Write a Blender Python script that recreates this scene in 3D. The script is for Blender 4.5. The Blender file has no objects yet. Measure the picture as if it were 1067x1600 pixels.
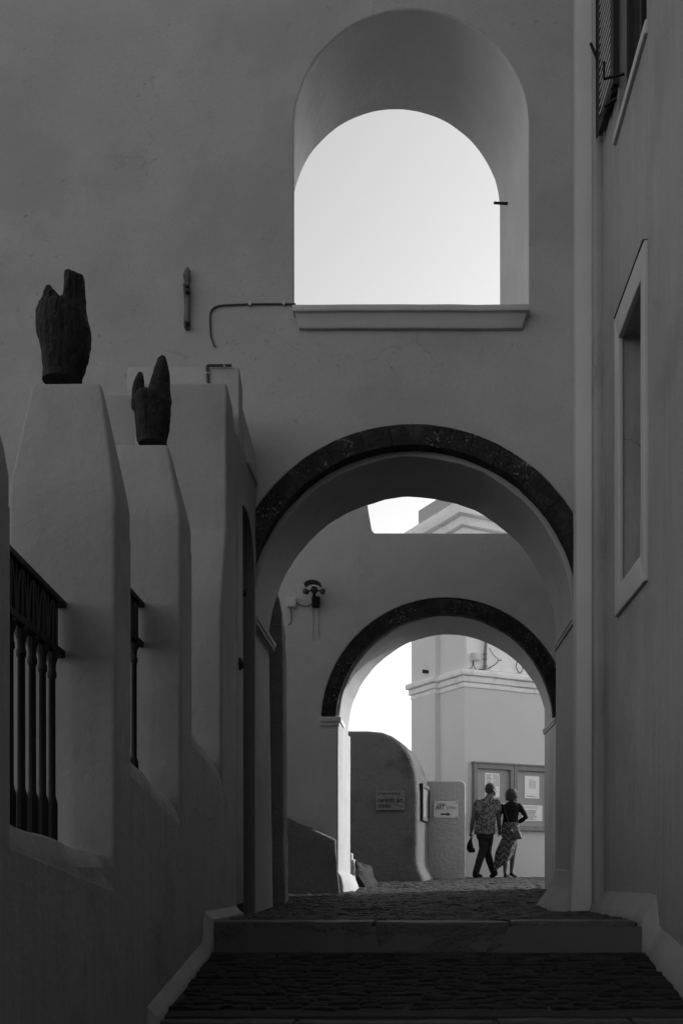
import bpy, bmesh, math, random
from math import radians as R, sin, cos, pi, sqrt
from mathutils import Vector, Matrix, noise

random.seed(7)
sc = bpy.context.scene
C = sc.collection

# ------------------------------------------------------------------ camera, sky, sun, exposure
cam_d = bpy.data.cameras.new('camera')
cam = bpy.data.objects.new('camera', cam_d)
C.objects.link(cam)
cam.location = (0, 0, 0)
cam.rotation_euler = (R(90), 0, 0)
cam_d.sensor_width = 36
cam_d.lens = 36
cam_d.shift_x = -111.5 / 1600
cam_d.shift_y = 555 / 1600
cam_d.clip_start = 0.05
cam_d.clip_end = 2000
sc.camera = cam

SUN_AZ, SUN_EL = 58.0, 25.0          # azimuth clockwise from +Y (towards +X)
world = bpy.data.worlds.new('World')
sc.world = world
world.use_nodes = True
wn = world.node_tree
wn.nodes.clear()
sky = wn.nodes.new('ShaderNodeTexSky')
sky.sky_type = 'NISHITA'
sky.sun_disc = False
sky.sun_elevation = R(SUN_EL)
sky.sun_rotation = R(SUN_AZ)
sky.air_density = 1.0
sky.dust_density = 2.0
bw = wn.nodes.new('ShaderNodeRGBToBW')        # the photograph is black and white
bg = wn.nodes.new('ShaderNodeBackground')
bg.inputs['Strength'].default_value = 0.15
wo = wn.nodes.new('ShaderNodeOutputWorld')
wn.links.new(sky.outputs[0], bw.inputs[0])
wn.links.new(bw.outputs[0], bg.inputs['Color'])
wn.links.new(bg.outputs[0], wo.inputs[0])

sd = bpy.data.lights.new('sun', 'SUN')
sd.energy = 2.0
sd.angle = R(0.5)
sd.color = (1, 1, 1)
sun = bpy.data.objects.new('sun', sd)
C.objects.link(sun)
sdir = Vector((sin(R(SUN_AZ)) * cos(R(SUN_EL)), cos(R(SUN_AZ)) * cos(R(SUN_EL)), sin(R(SUN_EL))))
sun.rotation_euler = sdir.to_track_quat('Z', 'Y').to_euler()
sun.location = sdir * 40

sc.view_settings.view_transform = 'Standard'
sc.view_settings.look = 'None'
sc.view_settings.gamma = 1
sc.view_settings.use_curve_mapping = False
sc.view_settings.exposure = 1.0
sc.render.engine = 'CYCLES'
sc.cycles.max_bounces = 8
sc.cycles.diffuse_bounces = 5

F, VX, VY = 1600.0, 645.0, 1355.0


def at(x, y, D):                     # a pixel of the photograph at distance D, as a point
    return Vector(((x - VX) / F * D, D, (VY - y) / F * D))


# ------------------------------------------------------------------ materials
def mat(name, base, rough=0.85, var=0.12, scale=3.0, bump=0.15, bscale=25.0, streak=0.0, spots=0.0,
        spot_col=0.4, spot_scale=40.0, fine=0.05, metallic=0.0, bdist=0.02, stain=0.0, stain_col=0.05, stain_scale=1.2,
        spec=0.5, big=0.6, spot_thr=0.62, crack=0.0):
    m = bpy.data.materials.new(name)
    m.use_nodes = True
    nt = m.node_tree
    N, L = nt.nodes, nt.links
    p = N['Principled BSDF']
    p.inputs['Roughness'].default_value = rough
    p.inputs['Metallic'].default_value = metallic
    p.inputs['Specular IOR Level'].default_value = spec
    tc = N.new('ShaderNodeTexCoord')

    def nz(sca, det=5, ro=0.6, vec=None):
        n = N.new('ShaderNodeTexNoise')
        n.inputs['Scale'].default_value = sca
        n.inputs['Detail'].default_value = det
        n.inputs['Roughness'].default_value = ro
        L.new(vec if vec else tc.outputs['Object'], n.inputs['Vector'])
        return n.outputs['Fac']

    def mth(op, a, b, clamp=False):
        n = N.new('ShaderNodeMath')
        n.operation = op
        n.use_clamp = clamp
        for i, v in enumerate((a, b)):
            if isinstance(v, (int, float)):
                n.inputs[i].default_value = v
            else:
                L.new(v, n.inputs[i])
        return n.outputs[0]

    def centred(v, amp):
        return mth('MULTIPLY', mth('SUBTRACT', v, 0.5), amp)
    f = mth('ADD', 1.0, centred(nz(scale, 6), var * 2))
    f = mth('ADD', f, centred(nz(scale * 0.22, 3), var * 2 * big))
    f = mth('ADD', f, centred(nz(scale * 22, 3), fine * 2))
    if streak:
        mp = N.new('ShaderNodeMapping')
        mp.inputs['Scale'].default_value = (9, 9, 0.45)
        L.new(tc.outputs['Object'], mp.inputs['Vector'])
        f = mth('ADD', f, centred(nz(1.6, 6, 0.65, mp.outputs[0]), streak * 2))
    col = mth('MULTIPLY', f, base)
    if stain:
        t = nz(stain_scale, 6, 0.6)
        k = mth('MULTIPLY', mth('MULTIPLY', mth('SUBTRACT', t, 0.52), 9.0, True), stain)
        col = mth('ADD', mth('MULTIPLY', col, mth('SUBTRACT', 1.0, k)), mth('MULTIPLY', k, stain_col))
    if spots:
        t = nz(spot_scale, 4, 0.7)
        area = nz(spot_scale * 0.08, 2)
        k = mth('MULTIPLY', mth('SUBTRACT', t, spot_thr), 14.0, True)
        k = mth('MULTIPLY', k, mth('MULTIPLY', mth('SUBTRACT', area, 0.45), 6.0, True))
        k = mth('MULTIPLY', k, spots)
        col = mth('ADD', mth('MULTIPLY', col, mth('SUBTRACT', 1.0, k)), mth('MULTIPLY', k, spot_col))
    if crack:
        wob = N.new('ShaderNodeTexNoise')
        wob.inputs['Scale'].default_value = 2.2
        wob.inputs['Detail'].default_value = 6
        L.new(tc.outputs['Object'], wob.inputs['Vector'])
        mx = N.new('ShaderNodeVectorMath')
        mx.operation = 'MULTIPLY_ADD'
        L.new(wob.outputs['Color'], mx.inputs[0])
        mx.inputs[1].default_value = (0.5, 0.5, 0.5)
        L.new(tc.outputs['Object'], mx.inputs[2])
        vo = N.new('ShaderNodeTexVoronoi')
        vo.feature = 'DISTANCE_TO_EDGE'
        vo.inputs['Scale'].default_value = 0.75
        L.new(mx.outputs[0], vo.inputs['Vector'])
        ln = mth('MULTIPLY', mth('SUBTRACT', 0.0035, vo.outputs['Distance']), 400.0, True)
        area2 = mth('MULTIPLY', mth('SUBTRACT', nz(0.9, 2), 0.52), 8.0, True)
        k2 = mth('MULTIPLY', mth('MULTIPLY', ln, area2), crack)
        col = mth('MULTIPLY', col, mth('SUBTRACT', 1.0, k2))
    col = mth('MAXIMUM', col, 0.002)
    cc = N.new('ShaderNodeCombineColor')
    for i in range(3):
        L.new(col, cc.inputs[i])
    L.new(cc.outputs[0], p.inputs['Base Color'])
    if bump:
        h = mth('ADD', nz(bscale, 6, 0.65), mth('MULTIPLY', nz(bscale * 0.2, 3), 1.2))
        if streak:
            mp2 = N.new('ShaderNodeMapping')
            mp2.inputs['Scale'].default_value = (7, 7, 0.7)
            L.new(tc.outputs['Object'], mp2.inputs['Vector'])
            h = mth('ADD', h, mth('MULTIPLY', nz(2.0, 4, 0.6, mp2.outputs[0]), 1.0 * min(1, streak * 4)))
        b = N.new('ShaderNodeBump')
        b.inputs['Strength'].default_value = bump
        b.inputs['Distance'].default_value = bdist
        L.new(h, b.inputs['Height'])
        L.new(b.outputs[0], p.inputs['Normal'])
    return m


M = {}
M['plaster'] = mat('wall_plaster', 0.34, 0.85, 0.13, 2.0, 0.22, 30, fine=0.12, stain=0.45, stain_col=0.25, stain_scale=0.7, spots=0.6, spot_col=0.10, spot_scale=14, crack=0.22, big=1.1)
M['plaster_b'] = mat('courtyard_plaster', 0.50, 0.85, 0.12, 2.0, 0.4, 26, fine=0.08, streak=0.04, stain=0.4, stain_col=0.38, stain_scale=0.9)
M['reveal'] = mat('reveal_paint', 0.54, 0.8, 0.16, 2.2, 0.4, 20, fine=0.06, streak=0.07)
M['door_reveal'] = mat('door_reveal_dark', 0.13, 0.7, 0.1, 3, 0.3, 20)  # darker tone for the inner faces of the doorway
M['rock'] = mat('dark_rock', 0.022, 0.9, 0.5, 7, 1.0, 26, spec=0.2)
M['streak'] = mat('rust_stain', 0.33, 0.9, 0.2, 8, 0.0, 20)
M['niche'] = mat('niche_plaster', 0.30, 0.8, 0.2, 2, 0.4, 20, streak=0.15, fine=0.1, stain=0.5, stain_col=0.18, stain_scale=1.4)
M['streak_dark'] = mat('drip_mortar', 0.08, 0.9, 0.3, 8, 0.2, 30)
M['panel_dark'] = mat('notice_panel', 0.10, 0.5, 0.2, 10, 0.1, 40)
M['pier'] = mat('pier_plaster', 0.275, 0.75, 0.12, 2.5, 0.3, 24, streak=0.10, fine=0.10, stain=0.4, stain_col=0.20, stain_scale=1.1, crack=0.3)
M['pier_low'] = mat('lower_wall_plaster', 0.285, 0.65, 0.16, 2.5, 0.4, 24, streak=0.26, fine=0.10, stain=0.5, stain_col=0.18, stain_scale=1.5, crack=0.5)
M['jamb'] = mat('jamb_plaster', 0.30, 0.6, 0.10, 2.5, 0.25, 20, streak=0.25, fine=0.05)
M['right'] = mat('right_wall_plaster', 0.26, 0.6, 0.16, 1.6, 0.4, 20, streak=0.26, fine=0.10, stain=0.45, stain_col=0.17, stain_scale=0.9, crack=0.5)
M['trim'] = mat('trim_plaster', 0.42, 0.8, 0.10, 3, 0.2, 22, streak=0.06)
M['white'] = mat('white_plaster', 0.33, 0.75, 0.16, 4, 0.5, 18, streak=0.35, stain=0.4, stain_col=0.3, stain_scale=3)
M['skirt'] = mat('skirting_plaster', 0.26, 0.7, 0.14, 4, 0.3, 18, stain=0.4, stain_col=0.2, stain_scale=3)
M['basalt'] = mat('dark_basalt', 0.016, 0.8, 0.9, 6, 1.0, 24, spec=0.3, spots=1.0, spot_col=0.26, spot_scale=34, spot_thr=0.575, stain=0.7, stain_col=0.045, stain_scale=4, bdist=0.03)
M['kerb'] = mat('kerb_basalt', 0.055, 0.45, 0.45, 7, 0.8, 30, spots=0.35, spot_col=0.12, spot_scale=60, bdist=0.03)
M['cobble'] = mat('cobble_basalt', 0.028, 0.6, 1.0, 6, 1.0, 60, fine=0.5, spec=0.32)
M['mortar'] = mat('joint_dirt', 0.022, 0.9, 0.4, 8, 0.6, 40)
M['ground'] = mat('earth', 0.08, 0.95, 0.3, 1, 0.4, 15)
M['iron'] = mat('black_iron', 0.007, 0.6, 0.3, 10, 0.15, 60, spec=0.25)
M['sculpt'] = mat('carved_dark_wood', 0.006, 0.7, 0.5, 9, 0.9, 22, spec=0.3, spots=0.6, spot_col=0.10, spot_scale=30, bdist=0.03)
M['strip'] = mat('weathered_wood', 0.11, 0.8, 0.5, 18, 0.7, 40, spots=0.4, spot_col=0.02, spot_scale=40)
M['cable'] = mat('cable_sheath', 0.03, 0.5, 0.2, 20, 0.1, 60)
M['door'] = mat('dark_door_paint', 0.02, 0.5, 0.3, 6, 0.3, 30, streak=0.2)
M['rough'] = mat('rough_dark_render', 0.20, 0.9, 0.25, 5, 1.0, 30, fine=0.25, bdist=0.05)
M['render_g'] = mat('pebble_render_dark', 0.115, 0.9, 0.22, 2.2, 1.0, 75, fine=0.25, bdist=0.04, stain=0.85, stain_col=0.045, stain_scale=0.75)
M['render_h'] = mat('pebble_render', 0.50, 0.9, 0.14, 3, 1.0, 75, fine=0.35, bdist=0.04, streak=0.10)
M['far_wall'] = mat('far_wall_paint', 0.70, 0.85, 0.05, 1.5, 0.12, 18, fine=0.03)
M['far_white'] = mat('far_white_paint', 0.88, 0.8, 0.08, 3, 0.15, 18, stain=0.25, stain_col=0.4, stain_scale=4)
M['far_grey'] = mat('far_grey_paint', 0.42, 0.85, 0.06, 1.5, 0.12, 18)
M['wood'] = mat('frame_wood', 0.20, 0.6, 0.2, 6, 0.3, 40, streak=0.2)
M['cork'] = mat('board_panel', 0.34, 0.8, 0.10, 5, 0.2, 60, fine=0.15)
M['paper'] = mat('paper', 0.85, 0.7, 0.05, 8, 0.0, 30)
M['ink'] = mat('print_ink', 0.12, 0.8, 0.2, 30, 0.0, 30)
M['ink_dark'] = mat('print_black', 0.015, 0.7, 0.1, 30, 0.0, 30)
M['sign_grey'] = mat('sign_board', 0.62, 0.6, 0.15, 10, 0.1, 40)
M['crackle'] = mat('glaze_lines', 0.03, 0.7, 0.1, 30, 0.0, 30)
M['sign_dark'] = mat('sign_stone', 0.11, 0.7, 0.25, 14, 0.3, 40)
M['box'] = mat('pale_plastic', 0.55, 0.5, 0.06, 10, 0.05, 40)
M['pipe'] = mat('rusty_pipe', 0.20, 0.7, 0.4, 14, 0.4, 40)
M['skin'] = mat('skin', 0.055, 0.55, 0.06, 12, 0.05, 60)
M['hair'] = mat('dark_hair', 0.010, 0.75, 0.4, 20, 0.6, 40, streak=0.3)
M['hair_w'] = mat('brown_hair', 0.013, 0.75, 0.4, 20, 0.6, 40, streak=0.4)
M['black_cloth'] = mat('black_cloth', 0.007, 0.9, 0.3, 12, 0.3, 30, spec=0.15)
M['denim'] = mat('dark_denim', 0.013, 0.9, 0.35, 9, 0.4, 30, spec=0.2)
M['leather'] = mat('black_leather', 0.015, 0.4, 0.2, 14, 0.2, 40)
M['shutter'] = mat('shutter_paint', 0.012, 0.5, 0.3, 8, 0.2, 30, streak=0.15)
M['slat'] = mat('slat_paint', 0.45, 0.5, 0.2, 8, 0.1, 30)
M['lens'] = mat('lamp_lens', 0.05, 0.12, 0.1, 8, 0.0, 30)
M['glass'] = mat('window_glass', 0.03, 0.08, 0.05, 3, 0.0, 30, spec=0.8)


def pattern_shirt():
    m = bpy.data.materials.new('printed_shirt_cloth')
    m.use_nodes = True
    N, L = m.node_tree.nodes, m.node_tree.links
    p = N['Principled BSDF']
    p.inputs['Roughness'].default_value = 0.85
    tc = N.new('ShaderNodeTexCoord')
    n = N.new('ShaderNodeTexNoise')
    n.inputs['Scale'].default_value = 22
    n.inputs['Detail'].default_value = 3
    n.inputs['Roughness'].default_value = 0.55
    n.inputs['Distortion'].default_value = 1.5
    L.new(tc.outputs['Object'], n.inputs['Vector'])
    r = N.new('ShaderNodeValToRGB')
    r.color_ramp.elements[0].position = 0.44
    r.color_ramp.elements[0].color = (0.012, 0.012, 0.012, 1)
    r.color_ramp.elements[1].position = 0.60
    r.color_ramp.elements[1].color = (0.17, 0.17, 0.17, 1)
    L.new(n.outputs['Fac'], r.inputs[0])
    L.new(r.outputs[0], p.inputs['Base Color'])
    return m


def pattern_skirt():
    m = bpy.data.materials.new('zigzag_skirt_cloth')
    m.use_nodes = True
    N, L = m.node_tree.nodes, m.node_tree.links
    p = N['Principled BSDF']
    p.inputs['Roughness'].default_value = 0.85
    tc = N.new('ShaderNodeTexCoord')
    sp = N.new('ShaderNodeSeparateXYZ')
    L.new(tc.outputs['Object'], sp.inputs[0])

    def mth(op, a, b=0.0):
        n = N.new('ShaderNodeMath')
        n.operation = op
        for i, v in enumerate((a, b)):
            if isinstance(v, (int, float)):
                n.inputs[i].default_value = v
            else:
                L.new(v, n.inputs[i])
        return n.outputs[0]
    zig = mth('PINGPONG', mth('ADD', sp.outputs['X'], 0.02), 0.085)
    v = mth('ADD', sp.outputs['Z'], mth('MULTIPLY', zig, 1.2))
    a = mth('FRACT', mth('MULTIPLY', v, 8.5))
    line1 = mth('MULTIPLY', mth('GREATER_THAN', a, 0.10), mth('LESS_THAN', a, 0.30))
    dots = mth('GREATER_THAN', mth('FRACT', mth('MULTIPLY', sp.outputs['X'], 26.0)), 0.45)
    line2 = mth('MULTIPLY', mth('MULTIPLY', mth('GREATER_THAN', a, 0.52), mth('LESS_THAN', a, 0.72)), dots)
    k = mth('ADD', line1, mth('MULTIPLY', line2, 0.6))
    col = mth('ADD', mth('MULTIPLY', k, 0.13), 0.010)
    cc = N.new('ShaderNodeCombineColor')
    for i in range(3):
        L.new(col, cc.inputs[i])
    L.new(cc.outputs[0], p.inputs['Base Color'])
    return m


M['shirt'] = pattern_shirt()
M['skirt_cloth'] = pattern_skirt()


# ------------------------------------------------------------------ mesh helpers
def obj(name, bm, m, parent=None, sharp=32):
    me = bpy.data.meshes.new(name)
    if isinstance(bm, bmesh.types.BMesh):
        bmesh.ops.recalc_face_normals(bm, faces=bm.faces)
        bm.to_mesh(me)
        bm.free()
    else:
        me = bm
    for p in me.polygons:
        p.use_smooth = True
    me.set_sharp_from_angle(angle=R(sharp))
    me.materials.clear()
    me.materials.append(m)
    o = bpy.data.objects.new(name, me)
    C.objects.link(o)
    if parent:
        o.parent = parent
    return o


def empty(name, label, cat, group=None, kind=None):
    o = bpy.data.objects.new(name, None)
    o.empty_display_size = 0.1
    C.objects.link(o)
    tag(o, label, cat, group, kind)
    return o


def tag(o, label, cat, group=None, kind=None):
    o['label'] = label
    o['category'] = cat
    if group:
        o['group'] = group
    if kind:
        o['kind'] = kind
    return o


def box(bm, x0, x1, y0, y1, z0, z1):
    vs = [bm.verts.new((x, y, z)) for x in (x0, x1) for y in (y0, y1) for z in (z0, z1)]
    for f in ((0, 1, 3, 2), (4, 6, 7, 5), (0, 4, 5, 1), (2, 3, 7, 6), (0, 2, 6, 4), (1, 5, 7, 3)):
        bm.faces.new([vs[i] for i in f])
    return vs


def hexa(bm, pts):                   # 8 points, two rings of 4
    vs = [bm.verts.new(p) for p in pts]
    bm.faces.new(vs[0:4][::-1])
    bm.faces.new(vs[4:8])
    for i in range(4):
        j = (i + 1) % 4
        bm.faces.new((vs[i], vs[j], vs[4 + j], vs[4 + i]))
    return vs


def loft(bm, rings, cap=True):
    rs = [[bm.verts.new(p) for p in r] for r in rings]
    n = len(rs[0])
    for a, b in zip(rs[:-1], rs[1:]):
        for i in range(n):
            j = (i + 1) % n
            bm.faces.new((a[i], a[j], b[j], b[i]))
    if cap:
        bm.faces.new(rs[0][::-1])
        bm.faces.new(rs[-1])
    return rs


def tube(bm, pts, rad, n=10, flat=1.0):
    pts = [Vector(p) for p in pts]
    if isinstance(rad, (int, float)):
        rad = [rad] * len(pts)
    rings = []
    up0 = None
    for i, p in enumerate(pts):
        t = (pts[min(i + 1, len(pts) - 1)] - pts[max(i - 1, 0)]).normalized()
        if up0 is None:
            up0 = Vector((0, 1, 0)) if abs(t.y) < 0.8 else Vector((0, 0, 1))
        a = t.cross(up0)
        if a.length < 1e-4:
            a = t.cross(Vector((1, 0, 0)))
        a.normalize()
        b = a.cross(t).normalized()
        up0 = b
        r = rad[i]
        rings.append([p + a * cos(2 * pi * k / n) * r + b * sin(2 * pi * k / n) * r * flat for k in range(n)])
    loft(bm, rings)


def lathe(bm, cx, cy, prof, n=10):
    loft(bm, [[(cx + r * cos(2 * pi * k / n), cy + r * sin(2 * pi * k / n), z) for k in range(n)] for r, z in prof])


def ball(bm, c, rx, ry, rz, n=14):
    c = Vector(c)
    rings = []
    for i in range(1, n):
        th = pi * i / n
        rings.append([c + Vector((rx * sin(th) * cos(2 * pi * k / n), ry * sin(th) * sin(2 * pi * k / n), -rz * cos(th))) for k in range(n)])
    loft(bm, rings)


def soften(bm, bevel=0.02, seg=2, cuts=3, amp=0.004, freq=1.6):
    bmesh.ops.recalc_face_normals(bm, faces=bm.faces)
    if bevel:
        es = [e for e in bm.edges if len(e.link_faces) == 2 and e.calc_face_angle(0) > 0.5]
        bmesh.ops.bevel(bm, geom=es, offset=bevel, segments=seg, profile=0.5, affect='EDGES', clamp_overlap=True)
    if cuts:
        es = [e for e in bm.edges if e.calc_length() > 0.12]
        bmesh.ops.subdivide_edges(bm, edges=es, cuts=cuts, use_grid_fill=True)
    if amp:
        for v in bm.verts:
            d = noise.noise_vector(v.co * freq) * amp + noise.noise_vector(v.co * freq * 5) * amp * 0.35
            v.co += d
    return bm


def evaluated(o):
    dg = bpy.context.evaluated_depsgraph_get()
    return bpy.data.meshes.new_from_object(o.evaluated_get(dg))


def drop(o):
    me = o.data
    bpy.data.objects.remove(o)
    if me and me.users == 0:
        bpy.data.meshes.remove(me)


def cut(o, cutters):
    for c in cutters:
        m = o.modifiers.new('cut', 'BOOLEAN')
        m.operation = 'DIFFERENCE'
        m.solver = 'EXACT'
        m.object = c
    me = evaluated(o)
    o.modifiers.clear()
    old = o.data
    o.data = me
    bpy.data.meshes.remove(old)
    for c in cutters:
        drop(c)
    return o


def resurf(name, bm, voxel, m, parent=None, smooth=4, factor=0.5, amp=0.0, freq=5):
    """closed pieces -> one continuous skin"""
    me = bpy.data.meshes.new(name)
    bmesh.ops.recalc_face_normals(bm, faces=bm.faces)
    bm.to_mesh(me)
    bm.free()
    o = bpy.data.objects.new('tmp', me)
    C.objects.link(o)
    r = o.modifiers.new('r', 'REMESH')
    r.mode = 'VOXEL'
    r.voxel_size = voxel
    if smooth:
        s = o.modifiers.new('s', 'SMOOTH')
        s.iterations = smooth
        s.factor = factor
    me2 = evaluated(o)
    drop(o)
    if amp:
        for v in me2.vertices:
            v.co += noise.noise_vector(v.co * freq) * amp + noise.noise_vector(v.co * freq * 3.1) * amp * 0.4
    me2.name = name
    return obj(name, me2, m, parent, 50)


def finish_bevel(o, w=0.012, seg=2, ang=40):
    b = o.modifiers.new('bevel', 'BEVEL')
    b.width = w
    b.segments = seg
    b.limit_method = 'ANGLE'
    b.angle_limit = R(ang)
    b.use_clamp_overlap = True
    me = evaluated(o)
    o.modifiers.clear()
    o.data = me
    for p in me.polygons:
        p.use_smooth = True
    me.set_sharp_from_angle(angle=R(12))


def arch_profile(cx, zc, r, zbot, n=40, wob=0.0, xl=None, xr=None, seed=0.0):
    """closed outline (x, z): straight jambs and a round head"""
    xl = cx - r if xl is None else xl
    xr = cx + r if xr is None else xr
    pts = [(xr, zbot)]
    for i in range(n + 1):
        a = pi * i / n
        w = wob * noise.noise(Vector((a * 4, seed, 1.7))) + wob * 0.5 * noise.noise(Vector((a * 13, seed, 4.7)))
        pts.append((cx + (r + w) * cos(a), zc + (r + w) * sin(a)))
    pts.append((xl, zbot))
    return pts


def prism(prof, y0, y1, shift=0.0, zshift=0.0, name='cutter', scale_back=1.0):
    bm = bmesh.new()
    loft(bm, [[(x, y0, z) for x, z in prof], [(x + shift, y1, z + zshift) for x, z in prof]])
    return obj(name, bm, M['plaster'])


# ------------------------------------------------------------------ ground
PROFILE = [(-40, -2.3), (-6, -2.2), (1, -1.85), (5.385, -1.01), (5.39, -0.815), (6.855, -0.565), (6.86, -0.37),
           (9.14, -0.395), (10.3, -0.385), (13.2, -0.33), (16, -0.26), (19, -0.2), (23, -0.2), (60, -0.6), (300, -4)]


def zg(D):
    for (a, za), (b, zb) in zip(PROFILE[:-1], PROFILE[1:]):
        if a <= D <= b:
            return za + (zb - za) * (D - a) / (b - a)
    return PROFILE[-1][1]


bm = bmesh.new()
prev = None
for D, z in PROFILE:
    row = [bm.verts.new((x, D, z - 0.03)) for x in (-300, -1.5, 0, 1.75, 300)]
    if prev:
        for i in range(4):
            bm.faces.new((prev[i], prev[i + 1], row[i + 1], row[i]))
    prev = row
ground = obj('ground', bm, M['ground'])
ground['kind'] = 'structure'

# paved path: a bed of dark joints with the stones standing in it
bm = bmesh.new()


def path_bounds(D):
    if D < 9.1:
        return -1.36, 1.60
    if D < 10.35:
        return -1.38, 1.40
    if D < 13.2:
        return -1.6, 1.82
    if D < 14.4:
        return -0.95, 1.86
    return -2.4, 4.5


Ds = [3.9, 5.38, 5.50, 5.504, 6.85, 6.98, 6.984, 7.5, 8.3, 9.1, 9.2, 10.34, 10.36, 11.5, 13.19, 13.21, 14.39, 14.41, 16, 17.5, 19, 20.0, 23.5]
prev = None
for D in Ds:
    a, b = path_bounds(D)
    z = {5.50: -1.01, 6.98: -0.565}.get(D, zg(D)) - 0.006
    row = [bm.verts.new((a + (b - a) * i / 6, D, z)) for i in range(7)]
    if prev:
        for i in range(6):
            bm.faces.new((prev[i], prev[i + 1], row[i + 1], row[i]))
    prev = row
path = obj('path', bm, M['mortar'])
path['kind'] = 'structure'


def stone_mesh(bm, seed, n=7):
    rnd = random.Random(seed)
    k = [(-1, -1), (0.05, -1.08), (1, -1), (1.08, 0), (1, 1), (-0.05, 1.08), (-1, 1), (-1.08, 0)]
    k = [(x * 0.5 * rnd.uniform(0.88, 1.0), y * 0.5 * rnd.uniform(0.86, 1.0)) for x, y in k]
    low = [(x, y, -0.6) for x, y in k]
    mid = [(x, y, 0.35 + rnd.uniform(-.15, .15)) for x, y in k]
    top = [(x * 0.74, y * 0.70, 1.0 + rnd.uniform(-.25, .25)) for x, y in k]
    rs = [[bm.verts.new(p) for p in r] for r in (low, mid, top)]
    for a, b in zip(rs[:-1], rs[1:]):
        for i in range(8):
            j = (i + 1) % 8
            bm.faces.new((a[i], a[j], b[j], b[i]))
    bm.faces.new(rs[-1])


variants = []
for s in range(10):
    b_ = bmesh.new()
    stone_mesh(b_, s)
    me = bpy.data.meshes.new('cobble')
    b_.to_mesh(me)
    b_.free()
    for p in me.polygons:
        p.use_smooth = True
    me.set_sharp_from_angle(angle=R(50))
    me.materials.append(M['cobble'])
    variants.append(me)
vraw = [([v.co.copy() for v in me.vertices], [tuple(p.vertices) for p in me.polygons]) for me in variants]


def lay(D0, D1, dd, w0, w1):
    out = []
    D = D0
    while D < D1 - dd * 0.4:
        d = dd * random.uniform(0.75, 1.25)
        a, b = path_bounds(D)
        x = a + random.uniform(0, 0.06)
        while x < b - 0.03:
            w = min(random.uniform(w0, w1), b - x)
            out.append((x + w / 2, D + d / 2 + random.uniform(-.02, .02), w * 0.97, d * random.uniform(.72, 1.05)))
            x += w
        D += d
    return out


near_st = lay(5.62, 6.80, 0.075, 0.08, 0.20)
far_st = lay(7.12, 13.2, 0.10, 0.09, 0.19) + lay(13.2, 14.4, 0.11, 0.1, 0.2) + [s for s in lay(14.4, 19.8, 0.13, 0.12, 0.24) if s[0] > -1.5]
near_st.sort(key=lambda s: s[1] - s[2] * 2.0)


def stone_xf(s):
    x, D, w, d = s
    e = 0.004
    sl = math.atan2(zg(D + e) - zg(D - e), 2 * e)
    h = random.uniform(0.005, 0.017)
    return (Vector((x, D, zg(D) - 0.004)),
            (sl + random.uniform(-.09, .09), random.uniform(-.08, .08), random.uniform(-.22, .22)),
            (w, d, h))


rest = []
for i, s in enumerate(near_st):
    if i < 300:
        o = bpy.data.objects.new('cobble', random.choice(variants))
        C.objects.link(o)
        o.parent = path
        o.location, o.rotation_euler, o.scale = stone_xf(s)
    else:
        rest.append(s)
vv, ff = [], []
from mathutils import Euler
for s in rest + far_st:
    loc, rot, scl = stone_xf(s)
    mtx = Matrix.LocRotScale(loc, Euler(rot), Vector(scl))
    vs, fs = random.choice(vraw)
    b0 = len(vv)
    vv += [tuple(mtx @ v) for v in vs]
    ff += [tuple(i + b0 for i in f) for f in fs]
me = bpy.data.meshes.new('cobbles')
me.from_pydata(vv, [], ff)
o = obj('cobbles', me, M['cobble'], path, 50)
o['kind'] = 'stuff'


# steps: long dark blocks
def step(D, zt, zb, xs, depth=0.24):
    st = bpy.data.objects.new('stone_step', None)
    C.objects.link(st)
    st['kind'] = 'structure'
    for a, b in zip(xs[:-1], xs[1:]):
        bm = bmesh.new()
        dz = random.uniform(-.006, .006)
        box(bm, a + 0.008, b - 0.008, D + random.uniform(-.006, .006), D + depth, zb - 0.1, zt + dz)
        soften(bm, 0.014, 2, 9, 0.006, 6)
        obj('kerb_stone', bm, M['kerb'], st)
    return st


step(6.86, -0.365, -0.56, [-1.345, -0.26, 0.655, 1.50])
step(5.39, -0.812, -1.01, [-1.34, -0.62, 0.44, 1.16, 1.52])

# ------------------------------------------------------------------ wall with the upper window and the first arch
A0, A1 = 9.14, 10.30
wallA = empty('arched_wall', 'tall plain plaster wall holding an arched window opening above the larger dark stone arch', 'wall')
bm = bmesh.new()
box(bm, -9.0, 1.78, A0, A1, -0.6, 8.4)
wa = obj('wall', bm, M['plaster'], wallA)
zcA, rA = 2.274, 1.44
c1 = prism(arch_profile(0.0, zcA, rA, -0.7, 80, 0.010, -1.40, 1.425, 1.0), A0 - 0.3, A1 + 0.3)
prof = [(1.69 * cos(pi * i / 40), zcA - 0.02 + 1.69 * sin(pi * i / 40)) for i in range(41)]
c2 = prism(prof, A0 - 0.3, A0 + 0.13)
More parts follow.
